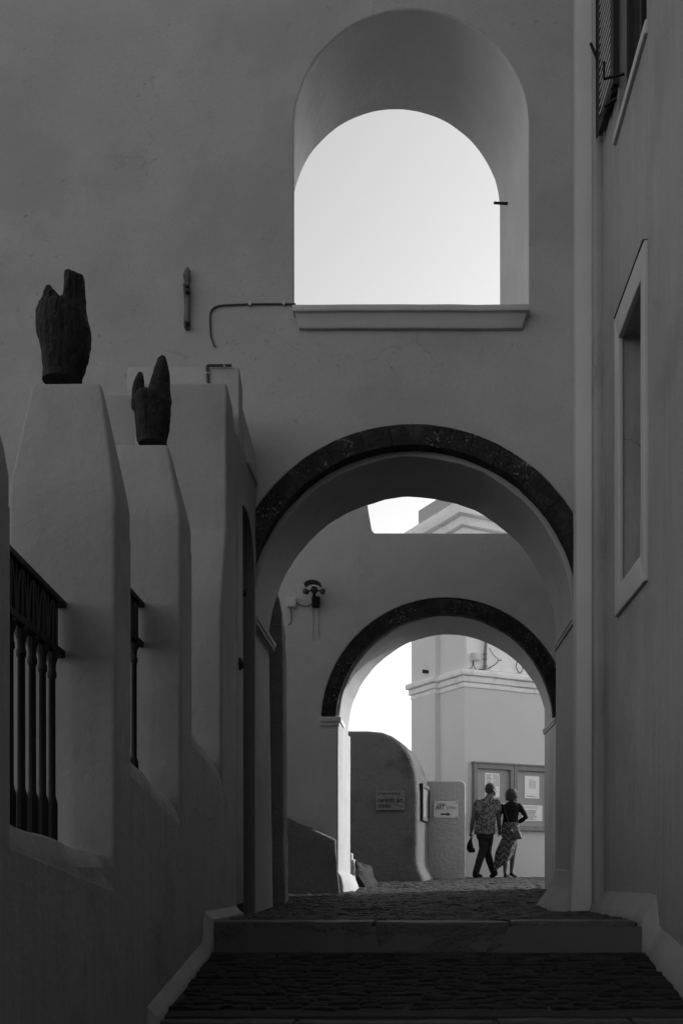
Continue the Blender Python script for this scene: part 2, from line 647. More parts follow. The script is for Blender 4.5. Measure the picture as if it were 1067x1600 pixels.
# upper window: same outline in front and behind, the passage leaning to the left
k = F / A0
wx0, wx1 = (460 - VX) / k, (825 - VX) / k
wcx, wr = (wx0 + wx1) / 2, (wx1 - wx0) / 2
wzc = (VY - 15) / k - wr
wzb = (VY - 478) / k
pf = arch_profile(wcx, wzc, wr, wzb, 96, 0.004, seed=5.0)
bx = ((780 - VX) + (457 - VX)) / 2 / F * A1
sh = bx - wcx
zback = (VY - 172) / F * A1 - (wzc + wr)
c3bm = bmesh.new()
e = 0.25
ra, rb = -e / (A1 - A0), 1 + e / (A1 - A0)
loft(c3bm, [[(x + sh * t, A0 + (A1 - A0) * t, z + zback * t) for x, z in pf] for t in (ra, rb)])
c3 = obj('cutter', c3bm, M['plaster'])
cut(wa, [c1, c2, c3])
finish_bevel(wa, 0.014, 2)
wa.data.materials.append(M['reveal'])
for p in wa.data.polygons:
    if p.center.z > wzb - 0.01 and p.center.z < wzc + wr + 0.1 + zback and abs(p.normal.y) < 0.6 and abs(p.center.x - wcx) < wr + 0.5:
        p.material_index = 1


def voussoirs(parent, cx, zc, ri, ro, y0, y1, a0, a1, n, seed):
    rnd = random.Random(seed)
    cuts_ = [a0 + (a1 - a0) * (i + (rnd.uniform(-.18, .18) if 0 < i < n else 0)) / n for i in range(n + 1)]
    for a, b in zip(cuts_[:-1], cuts_[1:]):
        bm = bmesh.new()
        m = 4
        g = 0.0012 / ri
        dy = rnd.uniform(-.004, .003)
        dr = rnd.uniform(-.003, .003)
        rings = []
        for i in range(m + 1):
            t = a + g + (b - a - 2 * g) * i / m
            rings.append([(cx + r_ * cos(t), y, zc + r_ * sin(t)) for r_, y in
                          ((ri + dr, y0 + dy), (ro, y0 + dy), (ro, y1), (ri + dr, y1))])
        loft(bm, rings)
        soften(bm, 0.004, 1, 2, 0.006, 7)
        obj('voussoir', bm, M['basalt'], parent)


voussoirs(wallA, 0.0, zcA, 1.487, 1.676, A0 - 0.018, A0 + 0.128, R(3), R(177), 15, 3)

# window sill: a splayed ledge
bm = bmesh.new()
zs0, zs1 = (VY - 475) / F * (A0 - 0.11), (VY - 513) / F * (A0 - 0.04)
zs_mid = (VY - 486) / F * (A0 - 0.11)
x0t, x1t = (457 - VX) / F * (A0 - 0.11), (828 - VX) / F * (A0 - 0.11)
x0b, x1b = (467 - VX) / k, (815 - VX) / k
yt, yb = A0 - 0.11, A0 - 0.04
loft(bm, [
    [(x0b, A0 + .02, zs1), (x1b, A0 + .02, zs1), (x1b, yb, zs1), (x0b, yb, zs1)],
    [(x0b - .005, A0 + .02, zs1 + .03), (x1b + .005, A0 + .02, zs1 + .03), (x1b + .005, yb - .01, zs1 + .03), (x0b - .005, yb - .01, zs1 + .03)],
    [(x0t + .025, A0 + .02, zs_mid), (x1t - .025, A0 + .02, zs_mid), (x1t - .025, yt + .03, zs_mid), (x0t + .025, yt + .03, zs_mid)],
    [(x0t, A0 + .02, zs_mid + .005), (x1t, A0 + .02, zs_mid + .005), (x1t, yt, zs_mid + .005), (x0t, yt, zs_mid + .005)],
    [(x0t, A0 + .02, zs0), (x1t, A0 + .02, zs0), (x1t, yt, zs0), (x0t, yt, zs0)]])
soften(bm, 0.012, 2, 8, 0.006, 3)
obj('window_sill', bm, M['trim'], wallA)


def impost(parent, side, x, y0, y1, zt, h, out=0.05, front=0.0, fx=0.0, m='trim'):
    bm = bmesh.new()
    s = 1 if side == 'r' else -1
    xi = x - s * out
    xo = x + s * (0.02 + fx)
    yf = y0 - front
    for (i, (za, zb, d)) in enumerate(((0, 0.42, 0.55), (0.42, 1.0, 1.0))):
        xx = x - s * out * d
        box(bm, min(xx, xo), max(xx, xo), y0 - front * d, y1 + 0.03 * d, zt - h + h * za, zt - h + h * zb - (0.0 if i else 0.001))
    soften(bm, 0.008, 2, 0, 0)
    o = obj('impost', bm, M[m], parent)
    return o


impost(wallA, 'l', -1.40, A0 + 0.02, A1, 2.255, 0.085, 0.022, 0.0, 0.0, 'plaster')
impost(wallA, 'r', 1.425, A0 + 0.02, A1, 2.255, 0.085, 0.012, 0.0, 0.0, 'plaster')
# flared plaster foot of the right jamb
bm = bmesh.new()
rings = []
for z, dx, dy in ((-0.45, 0.22, 0.12), (-0.38, 0.20, 0.10), (-0.30, 0.14, 0.06), (-0.20, 0.075, 0.02), (-0.08, 0.03, 0.005), (0.0, 0.016, 0.0)):
    rings.append([(1.44 - dx, A0 - dy + .0, z), (1.50, A0 - dy, z), (1.50, A1 + dy, z), (1.44 - dx, A1 + dy, z)])
loft(bm, rings)
soften(bm, 0.05, 3, 3, 0.01, 3)
obj('jamb_foot', bm, M['skirt'], wallA)

# ------------------------------------------------------------------ second arched wall
B0, B1 = 13.22, 14.39
wallB = empty('arched_wall', 'lower plaster wall with the smaller dark stone arch, seen through the larger arch', 'wall')
bm = bmesh.new()
ol = [(-5.0, -0.6), (2.1, -0.6), (2.1, 4.315), (-0.50, 4.315), (-0.53, 4.36), (-0.74, 5.6), (-5.0, 5.6)]
loft(bm, [[(x, B0, z) for x, z in ol], [(x, B1, z) for x, z in ol]])
wb = obj('wall', bm, M['plaster_b'], wallB)
cB, zcB, rB = 0.424, 1.86, 1.402
c1 = prism(arch_profile(cB, zcB, rB, -0.9, 72, 0.012, seed=9.0), B0 - 0.3, B1 + 0.3, 0.085)
prof = [(cB + 1.60 * cos(pi * i / 40), zcB + .02 + 1.60 * sin(pi * i / 40)) for i in range(41)]
c2 = prism(prof, B0 - 0.3, B0 + 0.10)
cut(wb, [c1, c2])
finish_bevel(wb, 0.014, 2)
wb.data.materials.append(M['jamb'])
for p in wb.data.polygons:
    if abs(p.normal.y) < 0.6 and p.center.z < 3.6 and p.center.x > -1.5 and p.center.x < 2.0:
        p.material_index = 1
voussoirs(wallB, cB - 0.02, zcB + .01, 1.40, 1.59, B0 - 0.018, B0 + 0.098, R(3), R(177), 13, 8)
impost(wallB, 'l', -0.975, B0, B1 - .02, 1.94, 0.115, 0.05, 0.035, 0.21, 'reveal')
impost(wallB, 'r', 1.83, B0, B1 - .02, 1.94, 0.08, 0.012, 0.0, 0.0, 'trim')
# splayed white foot of the left jamb
bm = bmesh.new()
rings = []
for z, dx in ((-0.42, 0.21), (-0.33, 0.20), (-0.22, 0.17), (-0.13, 0.13), (-0.06, 0.05), (-0.02, 0.0)):
    rings.append([(-1.0, B0 + .03, z), (-0.98 + dx * 0.45, B0 + 0.0, z), (-0.96 + dx, B0 + 0.45, z), (-0.95 + dx, B1 - .05, z), (-1.0, B1 - .05, z)])
loft(bm, rings)
soften(bm, 0.03, 2, 3, 0.02, 5)
obj('jamb_foot', bm, M['white'], wallB)
# light lime wash on the left jamb, a skin of plaster of its own
bm = bmesh.new()
hexa(bm, [(-0.985, B0 - .004, -0.3), (-0.964, B0 - .004, -0.3), (-0.964 + 0.085, B1 - .005, -0.3), (-0.985 + 0.07, B1 - .005, -0.3),
          (-0.985, B0 - .004, 1.83), (-0.964, B0 - .004, 1.83), (-0.964 + 0.085, B1 - .005, 1.83), (-0.985 + 0.07, B1 - .005, 1.83)])
soften(bm, 0.003, 1, 4, 0.003, 3)
obj('jamb_skin', bm, M['white'], wallB)

# ------------------------------------------------------------------ right-hand building
bld = empty('street_building', 'long plaster house front along the right side with shuttered window and framed niche', 'building')
bm = bmesh.new()
box(bm, 1.63, 8.0, -14.0, 9.60, -2.6, 9.2)
rw = obj('wall', bm, M['right'], bld)
# recessed niche (opening in the wall)
nD0, nD1 = 7.20, 8.02
bmc = bmesh.new()
box(bmc, 1.2, 1.84, nD0, nD1, 2.18, 4.16)
cn = obj('cutter', bmc, M['right'])
wD0, wD1 = 7.16, 8.16
bmc = bmesh.new()
box(bmc, 1.2, 1.86, wD0, wD1, 5.92, 7.9)
cw = obj('cutter', bmc, M['right'])
cut(rw, [cn, cw])
finish_bevel(rw, 0.01, 2)
# courtyard section further on, its unseen upper part raised to block the sun
bm = bmesh.new()
box(bm, 1.84, 8.0, 9.62, 13.0, -2.6, 9.8)
box(bm, 1.842, 8.0, 13.002, 14.36, -2.6, 4.6)
soften(bm, 0.01, 2, 0, 0)
obj('rear_wall', bm, M['right'], bld)
# pilaster where the arched wall meets the house
bm = bmesh.new()
hexa(bm, [(1.425, 8.97, -0.5), (1.66, 8.90, -0.5), (1.66, 9.138, -0.5), (1.425, 9.138, -0.5),
          (1.425, 8.97, 9.0), (1.66, 8.90, 9.0), (1.66, 9.138, 9.0), (1.425, 9.138, 9.0)])
soften(bm, 0.02, 2, 0, 0)
bmesh.ops.subdivide_edges(bm, edges=[e for e in bm.edges if e.calc_length() > 2], cuts=40)
for v in bm.verts:
    v.co.x += 0.006 * noise.noise(Vector((v.co.z * 1.3, 3, 1))) - 0.06 * max(0.0, min(1.0, (0.35 - v.co.z) / 0.9)) * (1 if v.co.x < 1.5 else 0)
obj('pilaster', bm, M['trim'], bld)
bm = bmesh.new()
box(bm, 1.55, 1.66, 8.78, 8.93, -0.5, 9.0)
soften(bm, 0.03, 3, 0, 0)
obj('pilaster', bm, M['right'], bld)

# niche surround: four bands of raised plaster
su = bpy.data.objects.new('niche_surround', None)
C.objects.link(su)
su.parent = bld
so = [(7.11, 1.99), (8.15, 1.99), (8.15, 4.36), (7.11, 4.36)]
si = [(7.22, 2.20), (8.00, 2.20), (8.00, 4.14), (7.22, 4.14)]
for i in range(4):
    j = (i + 1) % 4
    bm = bmesh.new()
    q = [so[i], so[j], si[j], si[i]]
    hexa(bm, [(1.64, y, z) for y, z in q] + [(1.60, y, z) for y, z in q])
    soften(bm, 0.008, 2, 3, 0.004, 3)
    obj('surround_band', bm, M['trim'], su)
bm = bmesh.new()
box(bm, 1.594, 1.64, 7.12, 8.15, 4.362, 4.370)
obj('drip_edge', bm, M['streak_dark'], su)
bm = bmesh.new()
box(bm, 1.80, 1.83, 7.21, 8.01, 2.19, 4.15)
obj('niche_back', bm, M['niche'], su)

# shuttered window
win = bpy.data.objects.new('window', None)
C.objects.link(win)
win.parent = bld
bm = bmesh.new()
for (a, b, z0, z1) in ((wD0, wD0 + .07, 5.92, 7.9), (wD1 - .07, wD1, 5.92, 7.9), (wD0, wD1, 5.921, 5.99), (wD0 + .47, wD0 + .53, 5.93, 7.88)):
    box(bm, 1.70, 1.76, a + .001, b - .001, z0, z1)
obj('window_frame', bm, M['shutter'], win)
bm = bmesh.new()
box(bm, 1.745, 1.752, wD0 + .02, wD1 - .02, 5.95, 7.88)
obj('pane', bm, M['glass'], win)
bm = bmesh.new()
hexa(bm, [(1.64, 7.12, 5.80), (1.64, 8.24, 5.80), (1.64, 8.24, 5.915), (1.64, 7.12, 5.915),
          (1.602, 7.12, 5.80), (1.602, 8.24, 5.80), (1.610, 8.24, 5.90), (1.610, 7.12, 5.90)])
soften(bm, 0.01, 2, 3, 0.004, 3)
obj('window_sill', bm, M['trim'], win)


def shutter(p0, p1, z0, z1, thick_dir):
    """louvred leaf standing in the vertical plane p0-p1 (x, y)"""
    a, b = Vector((*p0, 0)), Vector((*p1, 0))
    d = (b - a)
    w = d.length
    d.normalize()
    n = Vector((d.y, -d.x, 0))
    if n.dot(thick_dir) < 0:
        n = -n
    root = bpy.data.objects.new('shutter', None)
    C.objects.link(root)
    root.parent = bld

    def bar(u0, u1, v0, v1, t0, t1, bm):
        q = [(u0, v0), (u1, v0), (u1, v1), (u0, v1)]
        hexa(bm, [a + d * u + n * t0 + Vector((0, 0, v)) for u, v in q] + [a + d * u + n * t1 + Vector((0, 0, v)) for u, v in q])
    bm = bmesh.new()
    bar(0, .10, z0, z1, 0, .045, bm)
    bar(w - .055, w, z0, z1, 0, .045, bm)
    for v in (z0, z1 - .08):
        bar(.101, w - .056, v + .001, v + .08, 0.001, .044, bm)
    obj('shutter_frame', bm, M['shutter'], root)
    bm0 = None
    v = z0 + 0.10
    me = None
    while v < z1 - .12:
        if me is None:
            bmm = bmesh.new()
            q = [(.058, 0.0), (w - .058, 0.0)]
            hexa(bmm, [a + d * .103 + n * .004 + Vector((0, 0, .004)), a + d * (w - .058) + n * .004 + Vector((0, 0, .004)),
                       a + d * (w - .058) + n * .006 + Vector((0, 0, .022)), a + d * .103 + n * .006 + Vector((0, 0, .022)),
                       a + d * .103 + n * .040 + Vector((0, 0, -.030)), a + d * (w - .058) + n * .040 + Vector((0, 0, -.030)),
                       a + d * (w - .058) + n * .042 + Vector((0, 0, -.014)), a + d * .103 + n * .042 + Vector((0, 0, -.014))])
            o = obj('slat', bmm, M['slat'], root)
            me = o.data
        else:
            o = bpy.data.objects.new('slat', me)
            C.objects.link(o)
            o.parent = root
        o.location.z = v
        v += 0.066
    return root


shutter((1.632, 8.13), (1.612, 8.71), 6.22, 7.85, Vector((-1, 0, 0)))
shutter((1.60, 7.12), (1.50, 6.72), 6.16, 7.85, Vector((-1, 0, 0)))
bm = bmesh.new()
tube(bm, [(1.565, 8.73, 6.22), (1.562, 8.73, 7.9)], 0.008, 6)
tube(bm, [(1.565, 8.73, 6.90), (1.535, 8.74, 6.98), (1.515, 8.74, 7.03)], 0.014, 6)
tube(bm, [(1.62, 8.18, 6.14), (1.54, 8.24, 6.12)], 0.016, 6)
tube(bm, [(1.63, 7.9, 6.12), (1.48, 7.95, 6.12), (1.48, 7.95, 6.25)], 0.012, 6)
tube(bm, [(1.60, 8.16, 6.20), (1.58, 8.45, 6.19)], 0.03, 6)
obj('shutter_latch', bm, M['iron'], win)


# plaster skirting at the foot of both lane walls
def skirting(side, xw, out, h, D0, D1, parent, m, jump=None):
    bm = bmesh.new()
    s = 1 if side == 'r' else -1
    ds = []
    D = D0
    while D < D1:
        ds.append(D)
        D += 0.09
    ds.append(D1)
    for e in (5.388, 5.392, 6.858, 6.862):
        if D0 < e < D1:
            ds.append(e)
    ds = sorted(ds)
    rings = []
    for D in ds:
        # the top of the plaster steps a little before the stone does
        z = zg(D)
        zt = max(z, zg(min(D + 0.02, D1)))
        w = out * (1 + 0.13 * noise.noise(Vector((D * 2, 0, s))))
        hh = h * (1 + 0.12 * noise.noise(Vector((D * 1.7, 5, s))))
        rings.append([(xw + s * .02, D, z - .1), (xw - s * w, D, z - .1), (xw - s * w * 0.96, D, z + .02),
                      (xw - s * w * 0.7, D, zt + hh * 0.38), (xw - s * w * 0.28, D, zt + hh * 0.75), (xw - s * 0.004, D, zt + hh), (xw + s * .02, D, zt + hh)])
    loft(bm, rings)
    return obj('skirting', bm, M[m], parent, 60)


skirting('r', 1.63, 0.105, 0.19, 3.0, 8.92, bld, 'skirt')
skirting('r', 1.84, 0.12, 0.22, 10.31, 13.2, bld, 'skirt')

# ------------------------------------------------------------------ left-hand parapet with piers
par = empty('parapet_wall', 'lane-side terrace wall on the left with tapering plaster piers', 'wall')
XL = -1.40


def pier(rings, cuts=3):
    bm = bmesh.new()
    loft(bm, rings)
    soften(bm, 0.022, 3, cuts, 0.003, 1.6)
    return obj('pier', bm, M['pier'], par)


def ring(xl, xr, df, db, z, xrb=None):
    xrb = xr if xrb is None else xrb
    return [(xl, df, z), (xr, df, z), (xrb, db, z), (xl, db, z)]


# nearest pier (only its edge is in view)
pier([ring(-1.95, XL, 3.28, 3.57, -1.4), ring(-1.95, XL, 3.28, 3.57, 1.36), ring(-1.92, -1.415, 3.29, 3.565, 1.45), ring(-1.84, -1.50, 3.31, 3.54, 1.80)])
# second pier: left edge 15 px, right edge 180 / 205 px
z_a, z_b = 1.84, 2.285
pier([ring(-1.905, XL, 4.82, 5.09, -1.2), ring(-1.905, XL, 4.82, 5.09, 1.74), ring(-1.90, -1.405, 4.82, 5.087, z_a - .03, -1.41),
      ring(-1.885, -1.425, 4.845, 5.085, z_a + .09, -1.435), ring(-1.84, -1.50, 4.935, 5.08, 2.335, -1.53)])
# third pier
pier([ring(-1.90, XL, 6.17, 6.49, -0.9), ring(-1.90, XL, 6.17, 6.49, 2.10), ring(-1.90, -1.41, 6.185, 6.485, 2.17),
      ring(-1.85, -1.515, 6.34, 6.50, 2.62, -1.535)])
# fourth, tall pier whose face steps back
pier([ring(-2.10, XL, 7.49, 8.14, -0.6), ring(-2.10, XL, 7.49, 8.14, 1.91), ring(-2.10, XL, 7.70, 8.14, 2.53),
      ring(-2.10, XL, 7.71, 8.14, 2.56), ring(-2.10, -1.405, 7.72, 8.14, 3.2, XL), ring(-2.10, -1.40, 7.73, 8.14, 3.66, -1.43)])
bm = bmesh.new()
box(bm, -2.55, -2.05, 7.74, 8.12, -0.4, 3.58)
soften(bm, 0.02, 2, 3, 0.006)
obj('pier_shoulder', bm, M['pier'], par)

# low walls between the piers: their tops fall away along the lane
for D0, D1, za, zb, zlow in ((3.55, 4.84, 0.17, 0.055, -1.4), (5.07, 6.19, 0.565, 0.42, -1.1), (6.47, 7.52, 0.90, 0.775, -0.9)):
    bm = bmesh.new()
    rings = []
    for i in range(13):
        t = i / 12
        D = D0 + (D1 - D0) * t
        z = za + (zb - za) * t + 0.012 * noise.noise(Vector((D * 3, 2, 8)))
        lip = 0.075 * (0.7 + 0.6 * t) * (1 + 0.3 * noise.noise(Vector((D * 4, 6, 1))))
        rings.append([(-1.88, D, zlow), (XL - .002, D, zlow), (XL - .002, D, z - lip * 1.5), (XL - .012 - lip * .12, D, z - lip * 0.8), (XL - lip * 0.55, D, z - lip * .25), (XL - lip, D, z), (-1.88, D, z + .01)])
    loft(bm, rings)
    soften(bm, 0, 0, 1, 0.006, 4)
    obj('low_wall', bm, M['pier_low'], par)
bm = bmesh.new()
box(bm, -1.9, XL - .003, -14, 3.30, -2.6, -0.05)
soften(bm, 0.03, 2, 0, 0)
obj('low_wall', bm, M['pier_low'], par)
# base course under the piers so the lane face runs through
bm = bmesh.new()
box(bm, -1.86, XL - .004, 3.2, 8.13, -2.4, 0.0)
obj('wall_base', bm, M['pier_low'], par)
# one continuous coat of plaster on the lane side, running from the low walls up the sides of the piers
bm = bmesh.new()
ol = [(3.2, -2.2), (8.135, -0.8), (8.135, 1.80), (7.525, 1.80), (7.525, 0.60), (6.475, 0.79), (6.475, 1.98), (6.205, 1.98), (6.205, 0.24), (5.075, 0.455),
      (5.075, 1.62), (4.855, 1.62), (4.855, -0.12), (3.555, 0.065), (3.555, 1.25), (3.2, 1.25)]
loft(bm, [[(XL + .0035, y, z) for y, z in ol], [(XL - .02, y, z) for y, z in ol]])
soften(bm, 0.003, 1, 0, 0)
obj('plaster_coat', bm, M['pier_low'], par)
skirting('l', XL, 0.068, 0.075, 3.2, 8.1, par, 'skirt')
# terrace behind
bm = bmesh.new()
box(bm, -9, -1.87, -14, 9.13, -2.4, -0.06)
o = obj('terrace', bm, M['ground'])
o['kind'] = 'structure'


# iron railings between the piers
def railing(label, D0, X0, D1, X1, ztop, zmid, zbot, zslope, nb, gap):
    root = empty('iron_railing', label, 'railing', 'iron railings between the terrace piers')

    def xy(t):
        return X0 + (X1 - X0) * t, D0 + (D1 - D0) * t
    L_ = sqrt((X1 - X0) ** 2 + (D1 - D0) ** 2)
    dirv = Vector((X1 - X0, D1 - D0, 0)).normalized()
    nrm = Vector((dirv.y, -dirv.x, 0))

    def rail(z, h, w):
        bm = bmesh.new()
        a, b = Vector((X0, D0, 0)), Vector((X1, D1, 0))
        q = [(-w / 2, z), (w / 2, z), (w / 2, z + h), (-w / 2, z + h)]
        hexa(bm, [a + nrm * u + Vector((0, 0, v)) for u, v in q] + [b + nrm * u + Vector((0, 0, v)) for u, v in q])
        soften(bm, 0.004, 1, 0, 0)
        obj('rail', bm, M['iron'], root)
    rail(ztop - .03, .03, .05)
    rail(zmid, .035, .04)
    bm = bmesh.new()
    zb0 = zbot
    prof = [(0.026, 0), (0.026, 0.17), (0.020, 0.19), (0.0165, 0.205), (0.0155, zmid - zb0 - .13), (0.021, zmid - zb0 - .12), (0.021, zmid - zb0 - .10),
            (0.017, zmid - zb0 - .09), (0.018, zmid - zb0 - .06), (0.026, zmid - zb0 - .035), (0.026, zmid - zb0 - .012), (0.018, zmid - zb0)]
    lathe(bm, 0, 0, prof, 10)
    me = None
    arcs = []
    for i in range(nb):
        s = L_ - 0.17 - gap * i
        if s < 0.02:
            break
        x, y = xy(s / L_)
        if me is None:
            o = obj('baluster', bm, M['iron'], root)
            me = o.data
        else:
            o = bpy.data.objects.new('baluster', me)
            C.objects.link(o)
            o.parent = root
        o.location = (x, y, zb0)
        arcs.append(s)
    # pointed arches above the middle rail
    za, zt = zmid + .036, ztop - .031
    me2 = None
    for s in arcs:
        bm2 = bmesh.new()
        hw = gap * 0.5
        pts = []
        for kk in range(15):
            u = -1 + 2 * kk / 14
            pts.append(dirv * (hw * 0.86 * u) + Vector((0, 0, (zt - za) * (1 - abs(u) ** 2.6))))
        x, y = xy(s / L_)
        if me2 is None:
            tube(bm2, pts, 0.008, 6)
            tube(bm2, [Vector((0, 0, 0)), Vector((0, 0, zt - za))], 0.010, 6)
            p1 = Vector((0, 0, 0)) + dirv * hw
            tube(bm2, [p1, p1 + Vector((0, 0, zt - za))], 0.007, 6)
            o = obj('tracery', bm2, M['cable'], root)
            me2 = o.data
        else:
            bm2.free()
            o = bpy.data.objects.new('tracery', me2)
            C.objects.link(o)
            o.parent = root
        o.location = (x, y, za)
    bm = bmesh.new()      # sheet behind the tracery
    a, b = Vector((X0, D0, 0)) - nrm * .012, Vector((X1, D1, 0)) - nrm * .012
    hexa(bm, [a + Vector((0, 0, za - .01)), b + Vector((0, 0, za - .01)) - dirv * .05, b + Vector((0, 0, zt + .01)) - dirv * .05, a + Vector((0, 0, zt + .01)),
              a - nrm * .004 + Vector((0, 0, za - .01)), b - nrm * .004 + Vector((0, 0, za - .01)) - dirv * .05, b - nrm * .004 + Vector((0, 0, zt + .01)) - dirv * .05, a - nrm * .004 + Vector((0, 0, zt + .01))])
    obj('backing_sheet', bm, M['iron'], root)
    return root


railing('black iron railing with turned balusters in the near gap beside the nearest full pier', 3.56, -1.545, 4.83, -1.655, 1.25, 0.985, 0.12, 0, 8, 0.158)
railing('black iron railing almost hidden between the two piers that carry dark sculptures', 5.08, -1.60, 6.18, -1.64, 1.595, 1.325, 0.44, 0, 7, 0.158)

# ------------------------------------------------------------------ end of the parapet: door wall and stepped blocks
ent = empty('entrance_wall', 'narrow wall beside the larger arch with a tall dark arched doorway', 'wall')
bm = bmesh.new()
box(bm, -2.0, XL, 8.142, 9.138, -0.6, 3.45)
ew = obj('wall', bm, M['pier'], ent)
pr = arch_profile(8.64, 2.54, 0.48, -0.8, 32, 0.0, 8.16, 9.12)
bmc = bmesh.new()
loft(bmc, [[(-1.2, y, z) for y, z in pr], [(-1.62, y, z) for y, z in pr]])
cut(ew, [obj('cutter', bmc, M['pier'])])
finish_bevel(ew, 0.01, 2)
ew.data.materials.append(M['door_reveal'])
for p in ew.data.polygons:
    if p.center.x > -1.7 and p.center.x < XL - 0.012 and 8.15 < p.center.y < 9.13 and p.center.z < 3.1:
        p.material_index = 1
door = bpy.data.objects.new('door', None)
C.objects.link(door)
door.parent = ent
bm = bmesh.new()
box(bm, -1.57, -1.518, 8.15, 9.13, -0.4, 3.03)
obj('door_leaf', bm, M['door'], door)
bm = bmesh.new()
tube(bm, [(-1.53, 8.36, 1.66), (-1.43, 8.36, 1.66)], 0.02, 8)
ball(bm, (-1.42, 8.36, 1.66), 0.045, 0.05, 0.055, 8)
obj('door_knob', bm, M['iron'], door)

# stepped blocks between the doorway and the arched wall
blk = empty('stepped_block', 'plain plaster block behind the tall pier with a small bent pipe on its face', 'wall')
bm = bmesh.new()
hexa(bm, [(-2.30, 8.25, -0.3), (XL - .02, 8.25, -0.3), (XL - .02, 8.60, -0.3), (-2.30, 8.60, -0.3),
          (-2.30, 8.25, 4.03), (XL - .0, 8.25, 4.03), (-1.43, 8.60, 4.03), (-2.30, 8.60, 4.03)])
bmesh.ops.translate(bm, verts=bm.verts, vec=(0, 0, 0))
soften(bm, 0.012, 2, 4, 0.004)
obj('block', bm, M['plaster'], blk)
bm = bmesh.new()
hexa(bm, [(-2.0, 8.62, 3.4), (-1.375, 8.62, 3.4), (-1.375, 9.137, 3.4), (-2.0, 9.137, 3.4),
          (-2.0, 8.62, 4.0), (-1.46, 8.62, 3.97), (-1.42, 9.137, 3.75), (-2.0, 9.137, 3.85)])
soften(bm, 0.02, 2, 3, 0.006)
obj('buttress', bm, M['plaster'], blk)


def px_path(pts, D, dx=0.0):
    return [at(x, y, D) for x, y in pts]


def rounded(pts, n=6, r=0.35):
    out = [Vector(pts[0])]
    for a, b, c in zip(pts[:-2], pts[1:-1], pts[2:]):
        a, b, c = Vector(a), Vector(b), Vector(c)
        p = b + (a - b) * r
        q = b + (c - b) * r
        for i in range(n + 1):
            t = i / n
            out.append(p * (1 - t) ** 2 + b * 2 * t * (1 - t) + q * t * t)
    out.append(Vector(pts[-1]))
    return out


pp = empty('bent_pipe', 'short black bent pipe on the face of the plaster block behind the tall pier', 'pipe')
bm = bmesh.new()
tube(bm, rounded(px_path([(326, 605), (323.5, 571), (362, 571)], 8.235), 5, 0.12), 0.012, 8)
obj('pipe', bm, M['cable'], pp)
for x, y in ((324, 583), (351, 571)):
    bm = bmesh.new()
    ball(bm, at(x, y, 8.235), .02, .012, .014, 8)
    obj('clip', bm, M['trim'], pp)

cb = empty('wall_cable', 'thin dark cable bending down the tall wall left of the window sill', 'cable')
bm = bmesh.new()
tube(bm, rounded(px_path([(336, 542), (329, 525), (328, 478), (390, 475), (440, 475), (462, 475)], A0 - .012), 6, 0.35), 0.008, 8)
obj('cable_run', bm, M['cable'], cb)
for x, y in ((391, 475.5), (444, 474.5)):
    bm = bmesh.new()
    box(bm, *(lambda p: (p.x - .012, p.x + .012, A0 - .03, A0 + .01, p.z - .02, p.z + .012))(at(x, y, A0)))
    obj('clip', bm, M['trim'], cb)

# weathered strip of carved wood on the tall wall
ws = empty('wall_fitting', 'weathered upright wooden strip with knots fixed to the tall wall', 'fitting')
bm = bmesh.new()
rings = []
for y, xl, xr, d in ((516, 289.5, 297.5, .05), (508, 289, 298, .06), (500, 289.5, 297, .06), (485, 290, 298, .065), (470, 290.5, 298, .07), (460, 289, 299, .08),
                     (452, 289, 298.5, .09), (447, 290, 297, .06), (438, 289, 298, .08), (430, 290.5, 297.5, .07), (421, 293, 297, .05)):
    a, b = at(xl, y, A0), at(xr, y, A0)
    rings.append([(a.x, A0 + .01, a.z), (a.x, A0 - d, a.z), (b.x, A0 - d, a.z), (b.x, A0 + .01, a.z)])
loft(bm, rings)
soften(bm, 0.008, 1, 1, 0.008, 20)
obj('strip', bm, M['strip'], ws)
for y in (448, 456, 505):
    bm = bmesh.new()
    p = at(293, y, A0 - .08)
    box(bm, p.x - .02, p.x + .016, A0 - .095, A0 - .05, p.z - .014, p.z + .014)
    soften(bm, .006, 1, 0, 0)
    obj('iron_band', bm, M['iron'], ws)

pg = empty('wall_peg', 'short iron peg sticking out of the right jamb of the arched window', 'peg')
bm = bmesh.new()
p0, p1 = at(789, 318, A1 - .35), at(771, 317, A1 - .35)
tube(bm, [p0 + Vector((.06, 0, 0)), p0, p1], [0.012, .014, .012], 8)
obj('peg_rod', bm, M['iron'], pg)


